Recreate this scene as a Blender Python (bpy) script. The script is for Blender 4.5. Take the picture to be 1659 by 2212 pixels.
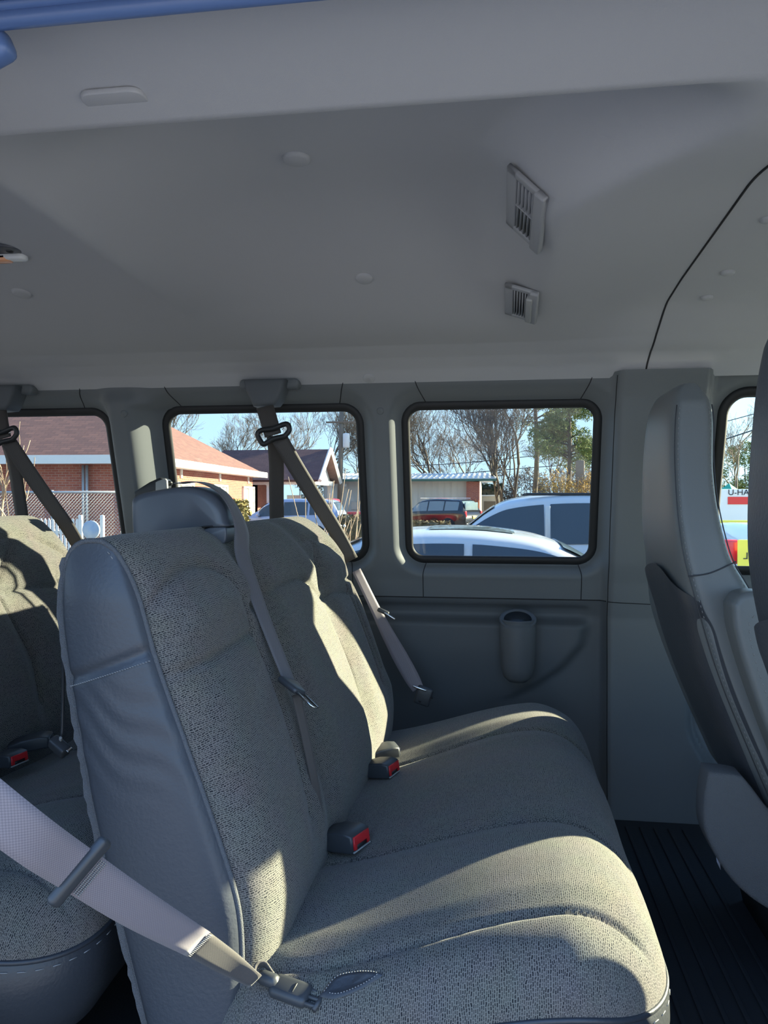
import bpy, bmesh, math, random
import numpy as np
from mathutils import Vector, Matrix

for o in list(bpy.data.objects): bpy.data.objects.remove(o)
S = bpy.context.scene
COL = S.collection

# ------------------------------------------------------------------ camera
# X = towards the front of the van, Y = across the van (away from the open door), Z = up, ground at z = 0
EYE = np.array([0., 0., 1.8]); FPX = 1660.; YAW = math.radians(8.25); PITCH = math.radians(-0.97)
cd = bpy.data.cameras.new('camera'); cam = bpy.data.objects.new('camera', cd); COL.objects.link(cam)
cd.sensor_fit = 'HORIZONTAL'; cd.sensor_width = 36; cd.lens = FPX/1659*36; cd.clip_start = .02; cd.clip_end = 2000
cam.location = EYE; cam.rotation_euler = (math.pi/2+PITCH, 0, YAW)
S.camera = cam
# ------------------------------------------------------------------ sky, sun, exposure
SUN_AZ = math.radians(24); SUN_EL = math.radians(18.5)      # azimuth from +X towards +Y
W = bpy.data.worlds.new('world'); S.world = W; W.use_nodes = True
nt = W.node_tree; bg = nt.nodes['Background']
SKY = 1.85
tcw = nt.nodes.new('ShaderNodeTexCoord'); sep = nt.nodes.new('ShaderNodeSeparateXYZ'); rmp = nt.nodes.new('ShaderNodeValToRGB')
e = rmp.color_ramp.elements; e[0].position = 0; e[0].color = (.60, .82, 1, 1); e[1].position = .75; e[1].color = (.22, .44, .95, 1)
k = e.new(.22); k.color = (.46, .70, 1, 1)
nt.links.new(tcw.outputs['Generated'], sep.inputs[0]); nt.links.new(sep.outputs['Z'], rmp.inputs[0]); nt.links.new(rmp.outputs[0], bg.inputs[0]); bg.inputs[1].default_value = SKY
sd = bpy.data.lights.new('sun', 'SUN'); sun = bpy.data.objects.new('sun', sd); COL.objects.link(sun)
sd.energy = 28.0; sd.angle = math.radians(.6); sd.color = (1, .86, .62)
sdir = Vector((math.cos(SUN_AZ)*math.cos(SUN_EL), math.sin(SUN_AZ)*math.cos(SUN_EL), math.sin(SUN_EL)))
sun.rotation_euler = sdir.to_track_quat('Z', 'Y').to_euler(); sun.location = (60, 20, 40)
vs = S.view_settings; vs.view_transform = 'Standard'; vs.look = 'None'; vs.gamma = 1; vs.use_curve_mapping = False; vs.exposure = .55

# ------------------------------------------------------------------ helpers
_fw = np.array([-math.sin(YAW)*math.cos(PITCH), math.cos(YAW)*math.cos(PITCH), math.sin(PITCH)])
_rt = np.array([math.cos(YAW), math.sin(YAW), 0.]); _up = np.cross(_rt, _fw)
def _ray(u, v): return _fw+_rt*(u-829.5)/FPX+_up*(1106-v)/FPX
def at(u, v, Y):
    r = _ray(u, v); return EYE+r*(Y/r[1])
def atpl(u, v, p, n):
    r = _ray(u, v); n = np.array(n, float); return EYE+r*(np.dot(np.array(p)-EYE, n)/np.dot(r, n))

def ss(t): t = np.clip(t, 0, 1); return t*t*(3-2*t)
def rs(t): return np.sin(np.pi/2*np.clip(t, 0, 1))

M = {}
def mat(name, col, rough=.6, metal=0, bump=None, spec=.5, coat=0, col2=None, cscale=8, sheen=0):
    """bump = (scale, strength, distance) of a noise relief; col2 = second colour mixed in by noise"""
    m = bpy.data.materials.new(name); m.use_nodes = True; t = m.node_tree; b = t.nodes['Principled BSDF']
    b.inputs['Base Color'].default_value = (*col, 1); b.inputs['Roughness'].default_value = rough
    b.inputs['Metallic'].default_value = metal; b.inputs['Specular IOR Level'].default_value = spec
    b.inputs['Coat Weight'].default_value = coat; b.inputs['Sheen Weight'].default_value = sheen
    tc = t.nodes.new('ShaderNodeTexCoord')
    if col2:
        n = t.nodes.new('ShaderNodeTexNoise'); n.inputs['Scale'].default_value = cscale; n.inputs['Detail'].default_value = 6
        r = t.nodes.new('ShaderNodeValToRGB'); r.color_ramp.elements[0].position = .35; r.color_ramp.elements[1].position = .65
        r.color_ramp.elements[0].color = (*col, 1); r.color_ramp.elements[1].color = (*col2, 1)
        t.links.new(tc.outputs['Object'], n.inputs['Vector']); t.links.new(n.outputs[0], r.inputs[0]); t.links.new(r.outputs[0], b.inputs['Base Color'])
    if bump:
        n = t.nodes.new('ShaderNodeTexNoise'); n.inputs['Scale'].default_value = bump[0]; n.inputs['Detail'].default_value = 3
        bp = t.nodes.new('ShaderNodeBump'); bp.inputs['Strength'].default_value = bump[1]; bp.inputs['Distance'].default_value = bump[2]
        t.links.new(tc.outputs['Object'], n.inputs['Vector']); t.links.new(n.outputs[0], bp.inputs['Height']); t.links.new(bp.outputs[0], b.inputs['Normal'])
    M[name] = m; return m

def weave(name, light, dark, sx=.0085, sy=.0034):
    """woven upholstery: rows of short dark dashes in lighter yarn, on UVs in metres"""
    m = bpy.data.materials.new(name); m.use_nodes = True; t = m.node_tree; b = t.nodes['Principled BSDF']
    b.inputs['Roughness'].default_value = .95; b.inputs['Specular IOR Level'].default_value = .15; b.inputs['Sheen Weight'].default_value = .15
    uv = t.nodes.new('ShaderNodeUVMap')
    nz = t.nodes.new('ShaderNodeTexNoise'); nz.inputs['Scale'].default_value = 60; nz.inputs['Detail'].default_value = 2
    mp = t.nodes.new('ShaderNodeMixRGB'); mp.blend_type = 'LINEAR_LIGHT'; mp.inputs[0].default_value = .0035
    br = t.nodes.new('ShaderNodeTexBrick'); br.inputs['Scale'].default_value = 1; br.inputs['Brick Width'].default_value = sx; br.inputs['Row Height'].default_value = sy
    br.inputs['Mortar Size'].default_value = sy*.27; br.inputs['Mortar Smooth'].default_value = .5; br.offset = .38; br.offset_frequency = 2; br.squash = .8; br.squash_frequency = 3
    br.inputs['Color1'].default_value = (*dark, 1); br.inputs['Color2'].default_value = (*[d*.55+l*.45 for d, l in zip(dark, light)], 1); br.inputs['Mortar'].default_value = (*light, 1)
    n2 = t.nodes.new('ShaderNodeTexNoise'); n2.inputs['Scale'].default_value = 14; n2.inputs['Detail'].default_value = 4
    mx = t.nodes.new('ShaderNodeMixRGB'); mx.blend_type = 'OVERLAY'; mx.inputs[0].default_value = .12
    t.links.new(uv.outputs[0], nz.inputs['Vector']); t.links.new(uv.outputs[0], mp.inputs[1]); t.links.new(nz.outputs['Color'], mp.inputs[2])
    t.links.new(mp.outputs[0], br.inputs['Vector']); t.links.new(uv.outputs[0], n2.inputs['Vector'])
    t.links.new(br.outputs['Color'], mx.inputs[1]); t.links.new(n2.outputs['Color'], mx.inputs[2]); t.links.new(mx.outputs[0], b.inputs['Base Color'])
    bp = t.nodes.new('ShaderNodeBump'); bp.inputs['Strength'].default_value = .6; bp.inputs['Distance'].default_value = .0012
    t.links.new(br.outputs['Fac'], bp.inputs['Height']); t.links.new(bp.outputs[0], b.inputs['Normal'])
    M[name] = m; return m

def webbing(name, c1, c2, n=26):
    """seat belt webbing: fine ribs along the strap (UV x = across 0..1, y = metres along)"""
    m = bpy.data.materials.new(name); m.use_nodes = True; t = m.node_tree; b = t.nodes['Principled BSDF']; b.inputs['Roughness'].default_value = .6; b.inputs['Sheen Weight'].default_value = .2
    uv = t.nodes.new('ShaderNodeUVMap'); mp = t.nodes.new('ShaderNodeMapping'); mp.inputs['Scale'].default_value = (n, 420, 1)
    ck = t.nodes.new('ShaderNodeTexChecker'); ck.inputs['Scale'].default_value = 1
    ck.inputs['Color1'].default_value = (*c1, 1); ck.inputs['Color2'].default_value = (*c2, 1)
    bp = t.nodes.new('ShaderNodeBump'); bp.inputs['Strength'].default_value = .4; bp.inputs['Distance'].default_value = .0006
    t.links.new(uv.outputs[0], mp.inputs[0]); t.links.new(mp.outputs[0], ck.inputs['Vector']); t.links.new(ck.outputs[0], b.inputs['Base Color'])
    t.links.new(ck.outputs['Fac'], bp.inputs['Height']); t.links.new(bp.outputs[0], b.inputs['Normal'])
    M[name] = m; return m

def glass(name, tint, refl=.06):
    m = bpy.data.materials.new(name); m.use_nodes = True; t = m.node_tree; t.nodes.remove(t.nodes['Principled BSDF'])
    a = t.nodes.new('ShaderNodeBsdfTransparent'); a.inputs[0].default_value = (*tint, 1)
    g = t.nodes.new('ShaderNodeBsdfGlossy'); g.inputs['Roughness'].default_value = .02
    mx = t.nodes.new('ShaderNodeMixShader'); mx.inputs[0].default_value = refl
    t.links.new(a.outputs[0], mx.inputs[1]); t.links.new(g.outputs[0], mx.inputs[2]); t.links.new(mx.outputs[0], t.nodes['Material Output'].inputs[0])
    M[name] = m; return m

def brickmat(name, c1, c2, mortar, bw=.22, rh=.075):
    m = bpy.data.materials.new(name); m.use_nodes = True; t = m.node_tree; b = t.nodes['Principled BSDF']; b.inputs['Roughness'].default_value = .9
    uv = t.nodes.new('ShaderNodeUVMap'); br = t.nodes.new('ShaderNodeTexBrick'); br.inputs['Scale'].default_value = 1; br.inputs['Brick Width'].default_value = bw; br.inputs['Row Height'].default_value = rh
    br.inputs['Mortar Size'].default_value = .008; br.inputs['Color1'].default_value = (*c1, 1); br.inputs['Color2'].default_value = (*c2, 1); br.inputs['Mortar'].default_value = (*mortar, 1)
    t.links.new(uv.outputs[0], br.inputs['Vector']); t.links.new(br.outputs[0], b.inputs['Base Color']); M[name] = m; return m

ORG = {}
def reg(o, parent):
    COL.objects.link(o)
    if parent is not None: o.parent = parent
    return o
def org(parent):
    return np.array(ORG.get(parent.name, (0, 0, 0))) if parent is not None else np.zeros(3)
def tag(o, label=None, cat=None, group=None, kind=None):
    if label: o['label'] = label
    if cat: o['category'] = cat
    if group: o['group'] = group
    if kind: o['kind'] = kind
    return o
def thing(name, label, cat, loc=(0, 0, 0), group=None):
    o = bpy.data.objects.new(name, None); o.empty_display_size = .05; COL.objects.link(o); o.location = loc
    ORG[o.name] = tuple(loc); return tag(o, label, cat, group)
def mesh(name, V, Fc, material, parent=None, uv=None, smooth=True, base=None):
    """world-space vertices -> one object; its origin is its parent's, or base"""
    V = np.asarray(V, float); og = org(parent) if parent is not None else np.array(base if base is not None else (0, 0, 0), float)
    me = bpy.data.meshes.new(name); me.from_pydata((V-og).tolist(), [], [tuple(f) for f in Fc])
    if uv is not None:
        l = me.uv_layers.new(name='UVMap'); idx = np.zeros(len(me.loops), int); me.loops.foreach_get('vertex_index', idx)
        l.data.foreach_set('uv', np.asarray(uv, float)[idx].ravel())
    if smooth: me.polygons.foreach_set('use_smooth', [True]*len(me.polygons))
    me.materials.append(M[material] if isinstance(material, str) else material)
    me.update(); o = bpy.data.objects.new(name, me); reg(o, parent)
    if parent is None: o.location = og
    ORG[o.name] = tuple(og); return o

def grid(P, closed_u=False, flip=False):
    """P: (n,m,3) array -> verts, quad faces"""
    n, m = P.shape[:2]; V = P.reshape(-1, 3); Fc = []
    i = np.arange(n if closed_u else n-1)[:, None]; j = np.arange(m-1)[None, :]
    a = i*m+j; b = ((i+1) % n)*m+j; q = np.stack([a, b, b+1, a+1], -1).reshape(-1, 4)
    if flip: q = q[:, ::-1]
    return V, q.tolist()

def catmull(P, n=8):
    P = np.asarray(P, float)
    if len(P) < 3: return np.array([P[0]+(P[-1]-P[0])*t for t in np.linspace(0, 1, n+1)])
    Q = np.vstack([2*P[0]-P[1], P, 2*P[-1]-P[-2]]); out = []
    for k in range(1, len(Q)-2):
        a, b, c, d = Q[k-1:k+3]
        for t in np.linspace(0, 1, n, endpoint=False):
            out.append(.5*((2*b)+(c-a)*t+(2*a-5*b+4*c-d)*t*t+(3*b-a-3*c+d)*t**3))
    out.append(P[-1]); return np.array(out)
def resample(P, n):
    P = np.asarray(P, float); d = np.r_[0, np.cumsum(np.linalg.norm(np.diff(P, axis=0), axis=1))]
    t = np.linspace(0, d[-1], n); return np.stack([np.interp(t, d, P[:, k]) for k in range(P.shape[1])], 1)
def frames(P):
    T = np.gradient(P, axis=0); T /= np.linalg.norm(T, axis=1)[:, None]+1e-12
    ref = np.array([0, 0, 1.]) if abs(T[0][2]) < .9 else np.array([1., 0, 0]); N = []
    n = np.cross(T[0], ref); n /= np.linalg.norm(n)
    for t in T:
        n = n-t*np.dot(n, t); n /= np.linalg.norm(n)+1e-12; N.append(n.copy())
    N = np.array(N); return T, N, np.cross(T, N)
def tube(P, r, n=8, closed=False):
    P = np.asarray(P, float); r = np.broadcast_to(np.asarray(r, float), (len(P),))
    T, N, B = frames(P); a = np.linspace(0, 2*np.pi, n, endpoint=False)
    R = P[:, None]+r[:, None, None]*(np.cos(a)[None, :, None]*N[:, None]+np.sin(a)[None, :, None]*B[:, None])
    V = R.reshape(-1, 3).tolist(); Fc = []; L = len(P)
    for i in range(L if closed else L-1):
        for j in range(n):
            k = (j+1) % n; i2 = (i+1) % L; Fc.append((i*n+j, i*n+k, i2*n+k, i2*n+j))
    if not closed: Fc += [tuple(range(n))[::-1], tuple((L-1)*n+j for j in range(n))]
    return V, Fc
def ribbon(P, Wd, w, t=.0016, n=8, sag=0):
    """flat strap through P; Wd = width direction per point (or one); w = widths"""
    P = np.asarray(P, float); k = len(P); w = np.broadcast_to(np.asarray(w, float), (k,)); Wd = np.broadcast_to(np.asarray(Wd, float), (k, 3))
    A = catmull(np.hstack([P, Wd, w[:, None]]), n); P = A[:, :3]; Wd = A[:, 3:6]; w = A[:, 6]
    T = np.gradient(P, axis=0); T /= np.linalg.norm(T, axis=1)[:, None]
    D = Wd-T*np.sum(Wd*T, 1)[:, None]; D /= np.linalg.norm(D, axis=1)[:, None]; Nn = np.cross(T, D)
    L = np.r_[0, np.cumsum(np.linalg.norm(np.diff(P, axis=0), axis=1))]
    c = np.linspace(-.5, .5, 5); V = []; uv = []
    sec = [(x, .5) for x in c]+[(x, -.5) for x in c[::-1]]
    for i in range(len(P)):
        for x, s in sec:
            V.append(P[i]+D[i]*x*w[i]+Nn[i]*(s*t+sag*(1-4*x*x))); uv.append((x+.5, L[i]))
    m = len(sec); Fc = []
    for i in range(len(P)-1):
        for j in range(m):
            q = (j+1) % m; Fc.append((i*m+j, (i+1)*m+j, (i+1)*m+q, i*m+q))
    Fc += [tuple(range(m)), tuple((len(P)-1)*m+j for j in range(m))[::-1]]
    return V, Fc, uv
def bm_out(bm):
    bm.verts.ensure_lookup_table(); V = [v.co[:] for v in bm.verts]; Fc = [[v.index for v in f.verts] for f in bm.faces]; bm.free(); return V, Fc
def box(sx, sy, sz, loc=(0, 0, 0), bev=0, seg=2, rot=None, taper=None):
    """bevelled box, centred at loc; rot = Matrix 3x3 or (rx,ry,rz); taper scales the +x end's (y,z)"""
    bm = bmesh.new(); bmesh.ops.create_cube(bm, size=1)
    for v in bm.verts:
        k = (1, 1) if not taper or v.co.x < 0 else taper
        v.co = Vector((v.co.x*sx, v.co.y*sy*k[0], v.co.z*sz*k[1]))
    if bev: bmesh.ops.bevel(bm, geom=bm.edges[:]+bm.verts[:], offset=bev, segments=seg, profile=.5, affect='EDGES', clamp_overlap=True)
    V, Fc = bm_out(bm); V = np.array(V)
    if rot is not None:
        R = np.array(rot if not isinstance(rot, tuple) else Matrix.Rotation(rot[2], 3, 'Z') @ Matrix.Rotation(rot[1], 3, 'Y') @ Matrix.Rotation(rot[0], 3, 'X')); V = V@R.T
    return V+np.array(loc), Fc
def prism(poly, d0, d1, axis='y', bev=0, seg=2):
    """polygon in a plane extruded along axis: 'y' -> (x,z), 'x' -> (y,z), 'z' -> (x,y)"""
    bm = bmesh.new()
    def p(a, b, d): return {'y': (a, d, b), 'x': (d, a, b), 'z': (a, b, d)}[axis]
    v0 = [bm.verts.new(p(a, b, d0)) for a, b in poly]; v1 = [bm.verts.new(p(a, b, d1)) for a, b in poly]; n = len(poly)
    f0 = bm.faces.new(v0); f1 = bm.faces.new(v1[::-1])
    for i in range(n): bm.faces.new((v0[i], v1[i], v1[(i+1) % n], v0[(i+1) % n]))
    bmesh.ops.recalc_face_normals(bm, faces=bm.faces[:])
    if bev:
        es = list(set(list(f0.edges)+list(f1.edges))); bmesh.ops.bevel(bm, geom=es, offset=bev, segments=seg, profile=.5, affect='EDGES', clamp_overlap=True)
    return bm_out(bm)
def lathe(prof, n=24, loc=(0, 0, 0), axis=None):
    """profile [(r,h)] about +Z, turned so +Z points along axis"""
    a = np.linspace(0, 2*np.pi, n, endpoint=False); V = []; Fc = []
    for r, h in prof:
        for t in a: V.append((r*math.cos(t), r*math.sin(t), h))
    for i in range(len(prof)-1):
        for j in range(n):
            k = (j+1) % n; Fc.append((i*n+j, i*n+k, (i+1)*n+k, (i+1)*n+j))
    Fc += [tuple(range(n))[::-1], tuple((len(prof)-1)*n+j for j in range(n))]
    V = np.array(V)
    if axis is not None:
        R = np.array(Vector(axis).to_track_quat('Z', 'Y').to_matrix()); V = V@R.T
    return V+np.array(loc), Fc
def join(*parts):
    V = []; Fc = []
    for p in parts:
        o = len(V); V += [tuple(v) for v in p[0]]; Fc += [[i+o for i in f] for f in p[1]]
    return V, Fc
def add(name, geo, material, parent, smooth=True, **k):
    return mesh(name, geo[0], geo[1], material, parent, uv=geo[2] if len(geo) > 2 else None, smooth=smooth, **k)
def single(name, geo, material, label, cat, group=None, base=None, smooth=True):
    V = np.asarray(geo[0]); b = base if base is not None else (*V[:, :2].mean(0), V[:, 2].min())
    return tag(mesh(name, V, geo[1], material, None, uv=geo[2] if len(geo) > 2 else None, smooth=smooth, base=b), label, cat, group)
def flat(o):   # flat shading by angle
    o.data.polygons.foreach_set('use_smooth', [False]*len(o.data.polygons)); return o
def copy_tree(o, parent=None, shift=None):
    c = o.copy(); COL.objects.link(c); c.parent = parent
    if shift is not None: c.location = Vector(o.location)+Vector(shift)
    ORG[c.name] = tuple(np.array(ORG.get(o.name, (0, 0, 0)))+(np.array(shift) if shift is not None else 0))
    for ch in [x for x in COL.objects if x.parent == o]: copy_tree(ch, c)
    return c
def rrect(x0, x1, z0, z1, r, n=6):
    out = []
    for cx, cz, a in ((x1-r, z1-r, 0), (x0+r, z1-r, 90), (x0+r, z0+r, 180), (x1-r, z0+r, 270)):
        for t in np.radians(np.linspace(a, a+90, n)): out.append((cx+r*math.cos(t), cz+r*math.sin(t)))
    return out

# ------------------------------------------------------------------ materials
mat('headliner', (.40, .412, .435), .95, bump=(900, .25, .001), spec=.1, sheen=.1)
mat('trim_grey', (.135, .15, .162), .55, bump=(1400, .2, .0006), spec=.4)
mat('trim_dark', (.092, .103, .115), .55, bump=(1400, .2, .0006), spec=.4)
mat('seam_dark', (.012, .013, .016), .8)
mat('rubber', (.010, .011, .013), .6)
mat('door_flare_blue', (.10, .17, .36), .35, spec=.5)  # flare and sky tint put into the header's colour as blue
mat('floor_mat', (.014, .016, .02), .7, bump=(200, .3, .002))
weave('fabric', (.178, .168, .15), (.018, .019, .022), .0068, .0031)
weave('fabric_small', (.30, .285, .255), (.07, .068, .066), .006, .0025)
mat('vinyl', (.052, .058, .070), .42, bump=(160, .35, .002), spec=.45)
mat('vinyl_dark', (.034, .038, .046), .4, bump=(160, .3, .002), spec=.45)
mat('seat_leather', (.145, .158, .164), .45, bump=(420, .25, .001), spec=.45)
mat('carpet_grey', (.14, .145, .155), 1, bump=(700, .9, .004), spec=.05)
mat('thread', (.27, .27, .27), .8)
mat('plastic_black', (.018, .02, .023), .45)
mat('plastic_charcoal', (.04, .044, .05), .42, bump=(900, .15, .0005))
mat('plastic_blue', (.08, .089, .108), .36, bump=(1200, .1, .0005), spec=.5)
mat('plastic_grey', (.33, .34, .34), .5)
mat('vent_grey', (.30, .31, .33), .5)
mat('red_button', (.55, .02, .025), .35)
mat('chrome', (.8, .8, .8), .15, metal=1)
mat('steel', (.5, .5, .5), .35, metal=1)
mat('lens_amber', (.9, .45, .25), .2, spec=.6)
mat('lens_clear', (.75, .78, .8), .15, spec=.6)
mat('paper_blue', (.5, .55, .7), .7)
webbing('belt_light', (.235, .205, .225), (.165, .145, .165))
webbing('belt_grey', (.13, .12, .125), (.085, .08, .085))
webbing('belt_dark', (.07, .06, .055), (.045, .04, .038))
glass('van_glass', (.67, .71, .71), .04)
glass('windshield_glass', (.85, .9, .88), .05)
mat('asphalt', (.21, .21, .21), .95, col2=(.27, .265, .26), cscale=1.5)
mat('grass_dry', (.28, .25, .12), 1, col2=(.20, .22, .09), cscale=.6)
brickmat('brick_red', (.42, .13, .08), (.33, .09, .06), (.40, .25, .2))
brickmat('shingle', (.27, .13, .095), (.19, .095, .075), (.13, .07, .06), .33, .14)
brickmat('shingle_dark', (.16, .085, .075), (.12, .065, .06), (.08, .05, .05), .33, .14)
mat('white_paint', (.80, .79, .74), .6)
mat('window_glass', (.30, .33, .33), .15, spec=.7)
mat('curtain', (.62, .6, .5), .9)
mat('metal_siding', (.62, .56, .47), .6)
mat('metal_roof', (.75, .75, .73), .4)
mat('green_trim', (.05, .13, .09), .5)
mat('bark', (.10, .08, .065), .95)
mat('bark_light', (.19, .155, .12), .95)
mat('twig', (.17, .135, .11), .95)
mat('needles', (.10, .15, .045), .9, col2=(.20, .22, .07), cscale=1.2)
mat('needles_dark', (.025, .05, .025), .9, col2=(.05, .08, .04), cscale=1.2)
mat('gold_leaf', (.50, .30, .07), .9, col2=(.32, .22, .06), cscale=1.5)
mat('hedge', (.18, .17, .06), .95, col2=(.28, .21, .08), cscale=6)
mat('hedge_brown', (.20, .15, .08), .95, col2=(.11, .09, .05), cscale=6)
mat('dry_stem', (.42, .30, .2), .9)
mat('blossom', (.8, .76, .68), .9)
mat('pole_wood', (.20, .16, .12), .95)
mat('galv', (.45, .46, .47), .5, metal=.4)
mat('car_white', (.60, .61, .62), .25, coat=.6)
mat('car_silver', (.55, .60, .68), .25, metal=.3, coat=.6)
mat('car_black', (.012, .011, .012), .18, coat=.7)
mat('car_red', (.45, .02, .04), .3, coat=.6)
mat('car_blue', (.30, .36, .50), .3, metal=.2, coat=.6)
mat('car_glass', (.035, .045, .055), .06, spec=.8)
mat('car_glass_light', (.16, .22, .24), .06, spec=.8)
mat('tyre', (.015, .015, .015), .85)
mat('rim', (.45, .45, .46), .35, metal=.7)
mat('lamp_red', (.6, .02, .03), .2)
mat('plate_yellow', (.8, .62, .1), .5)
mat('sign_yellow', (.85, .70, .08), .6)
mat('sign_red', (.75, .05, .04), .6)
mat('sign_blue', (.22, .36, .55), .6, col2=(.6, .62, .6), cscale=3)
mat('canopy_green', (.02, .30, .20), .6)
mat('ink', (.02, .02, .03), .8)
mat('orange_paint', (.62, .22, .08), .8)

tag(add('ground', box(400, 400, .1, (0, 100, -.05)), 'asphalt', None, smooth=False), kind='structure')

# ================================================================== THE VAN: floor, ceiling, walls
FLOOR = .72
XR, XF = -3.0, 1.75          # ceiling extent rear / front
YN, YF = .80, 2.465          # ceiling extent, door side / far side
def ceil_z(X, Y):
    base = np.interp(Y, [.78, .86, 1.05, 1.5, 2.0, 2.2, 2.30, 2.38, 2.43, 2.47], [2.415, 2.402, 2.336, 2.318, 2.292, 2.272, 2.262, 2.238, 2.212, 2.175])
    fy = rs((Y-1.05)/.22)*ss((2.22-Y)/.66)
    xb = .125+.25*ss((1.50-Y)/.40)
    fa = rs((X+.825)/.40)*ss((xb-X)/.17)
    fr = rs((-.825-X)/.55)*ss((X+2.7)/.4)
    ff = ss((X-.46)/.30)*ss((Y-.95)/.3)*ss((2.3-Y)/.3)
    fb = ss((X-.13)/.36)*ss((Y-1.15)/.35)*ss((2.36-Y)/.22)
    return base+fy*(.150*fa+.09*fr)+.055*fb
def ceil_n(X, Y, e=.004):
    n = np.array([(ceil_z(X+e, Y)-ceil_z(X-e, Y))/(2*e), (ceil_z(X, Y+e)-ceil_z(X, Y-e))/(2*e), -1.]); return n/np.linalg.norm(n)
def ceil_hit(u, v):
    r = _ray(u, v); lo = .8
    for Y in np.arange(.82, 2.46, .004):
        p = EYE+r*(Y/r[1])
        if p[2] > ceil_z(p[0], p[1]): break
    return p
def ceil_part(name, x0, x1, nx):
    xs = np.linspace(x0, x1, nx); ys = np.r_[np.linspace(YN-.02, 1.04, 20), np.linspace(1.05, 2.2, 90), np.linspace(2.21, YF+.005, 30)]
    Xg, Yg = np.meshgrid(xs, ys, indexing='ij'); return grid(np.stack([Xg, Yg, ceil_z(Xg, Yg)], -1), flip=False)
ceiling = add('ceiling', ceil_part('ceiling', XR, .452, 300), 'headliner', None); tag(ceiling, kind='structure')
add('headliner_panel', ceil_part('front', .458, XF, 110), 'headliner', ceiling)
ys = np.linspace(.84, YF, 80); add('seam', tube(np.stack([0*ys+.455, ys, ceil_z(.455+0*ys, ys)-.0005], 1), .0024, 6), 'seam_dark', ceiling)
ys = np.linspace(1.06, 2.2, 60)
# roof skin above the headliner
tag(add('roof_skin', join(box(5.2, 2.1, .03, (-.6, 1.62, 2.56)), box(5.2, .03, .24, (-.6, .70, 2.45)), box(5.2, .06, .4, (-.6, 2.58, 2.38))), 'car_white', None, smooth=False), kind='structure')
tag(add('floor', box(5.3, 2.06, .06, (-.5, 1.72, FLOOR-.03), bev=.01), 'floor_mat', None), kind='structure')
for k, x in enumerate((.55, .60, .66, .72)):
    pass
fl = bpy.data.objects['floor']
for x in np.arange(.34, .62, .045):
    add('floor_rib', box(.012, 1.5, .006, (x, 1.85, FLOOR+.002), bev=.002), 'floor_mat', fl)

# --- far (driver side) wall as moulded trim panels around the windows
ZP = [.70, 1.00, 1.40, 1.455, 1.52, 1.585, 2.115, 2.19]; YP = [2.70, 2.715, 2.705, 2.69, 2.675, 2.65, 2.50, 2.462]
def wall_base(z): return np.interp(z, ZP, YP)
WINS = [(-2.12, -1.356, 1.585, 2.112, .06), (-1.147, -.452, 1.585, 2.112, .06), (-.302, .330, 1.585, 2.112, .055), (.712, 1.75, 1.56, 2.135, .07)]
def sdf(x, z, w):
    x0, x1, z0, z1, r = w; qx = np.abs(x-(x0+x1)/2)-(x1-x0)/2+r; qz = np.abs(z-(z0+z1)/2)-(z1-z0)/2+r
    return np.hypot(np.maximum(qx, 0), np.maximum(qz, 0))+np.minimum(np.maximum(qx, qz), 0)-r
def wall_y(x, z):
    y = wall_base(z)
    for i, w in enumerate(WINS[:3]):
        d = sdf(x, z, w); lf = (x < (w[0]+w[1])/2) & (i == 1); y = y+.055*(1-ss(d/.055))*(d > -.3)+np.where(lf, .055*ss((.11-d)/.11)-.055*(1-ss(d/.055)), 0)*(np.abs(z-1.85) < .262)
    y = y-.045*ss((-1.147-x)/.10)*ss((x+1.356)/.06)*ss((z-1.50)/.10)*ss((2.19-z)/.08)
    d = sdf(x, z, WINS[3]); y = y+.03*(1-ss(d/.05))
    # pillar in front of the third window stands proud, wider at the foot
    foot = .10*ss((1.05-z)/.25)
    y = y-.045*ss((x-.352)/.035)*ss((.66+foot-x)/.03)
    y = y+.035*ss((x-.66-foot)/.02)
    # moulded ledge of the lower panel
    xr = np.interp(z, [1.10, 1.16, 1.22, 1.30, 1.40], [.06, .17, .25, .315, .335]); inx = ss((xr-x)/.05)*ss((x+2.2)/.1)
    y = y+inx*(.016*ss((1.435-z)/.012)*ss((z-1.375)/.02)-.034*ss((1.385-z)/.022)*ss((z-1.00)/.30))
    return y
def uniq(a): return np.array(sorted(set(np.round(a, 4))))
gx = uniq(np.r_[np.arange(-2.6, 2.2, .0085), -.25, .29, -1.10, -.50, .375, .66, -1.25, -.376, -1.98, -1.42])
gz = uniq(np.r_[np.arange(.70, 2.19, .0085), 1.455, 1.57, 2.135, 2.192])
GX, GZ = np.meshgrid(gx, gz, indexing='ij'); GY = wall_y(GX, GZ)
cx = (GX[:-1, :-1]+GX[1:, 1:])/2; cz = (GZ[:-1, :-1]+GZ[1:, 1:])/2
dmin = np.min([sdf(cx, cz, w) for w in WINS], axis=0)
region = np.full(cx.shape, 'pillar_c', dtype=object)
region[cx < -1.25] = 'pillar_rear'; region[(cx >= -1.25) & (cx < -.80)] = 'pillar_d'
for nm, a, b in (('1', -1.98, -1.42), ('2', -1.10, -.50), ('3', -.25, .29)):
    region[(cz > 2.135) & (cx > a) & (cx < b)] = 'header_'+nm; region[(cz < 1.57) & (cx > a) & (cx < b)] = 'sill_'+nm
region[(cz < 1.455)] = 'lower_front'; region[(cz < 1.455) & (cx < -1.25)] = 'lower_rear'
region[cx > .375] = 'pillar_b'; region[cx > .66+.10*ss((1.05-cz)/.25)] = 'front_door'
wall_left = bpy.data.objects.new('wall_left', None); COL.objects.link(wall_left); tag(wall_left, kind='structure'); ORG['wall_left'] = (0, 0, 0)
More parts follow.
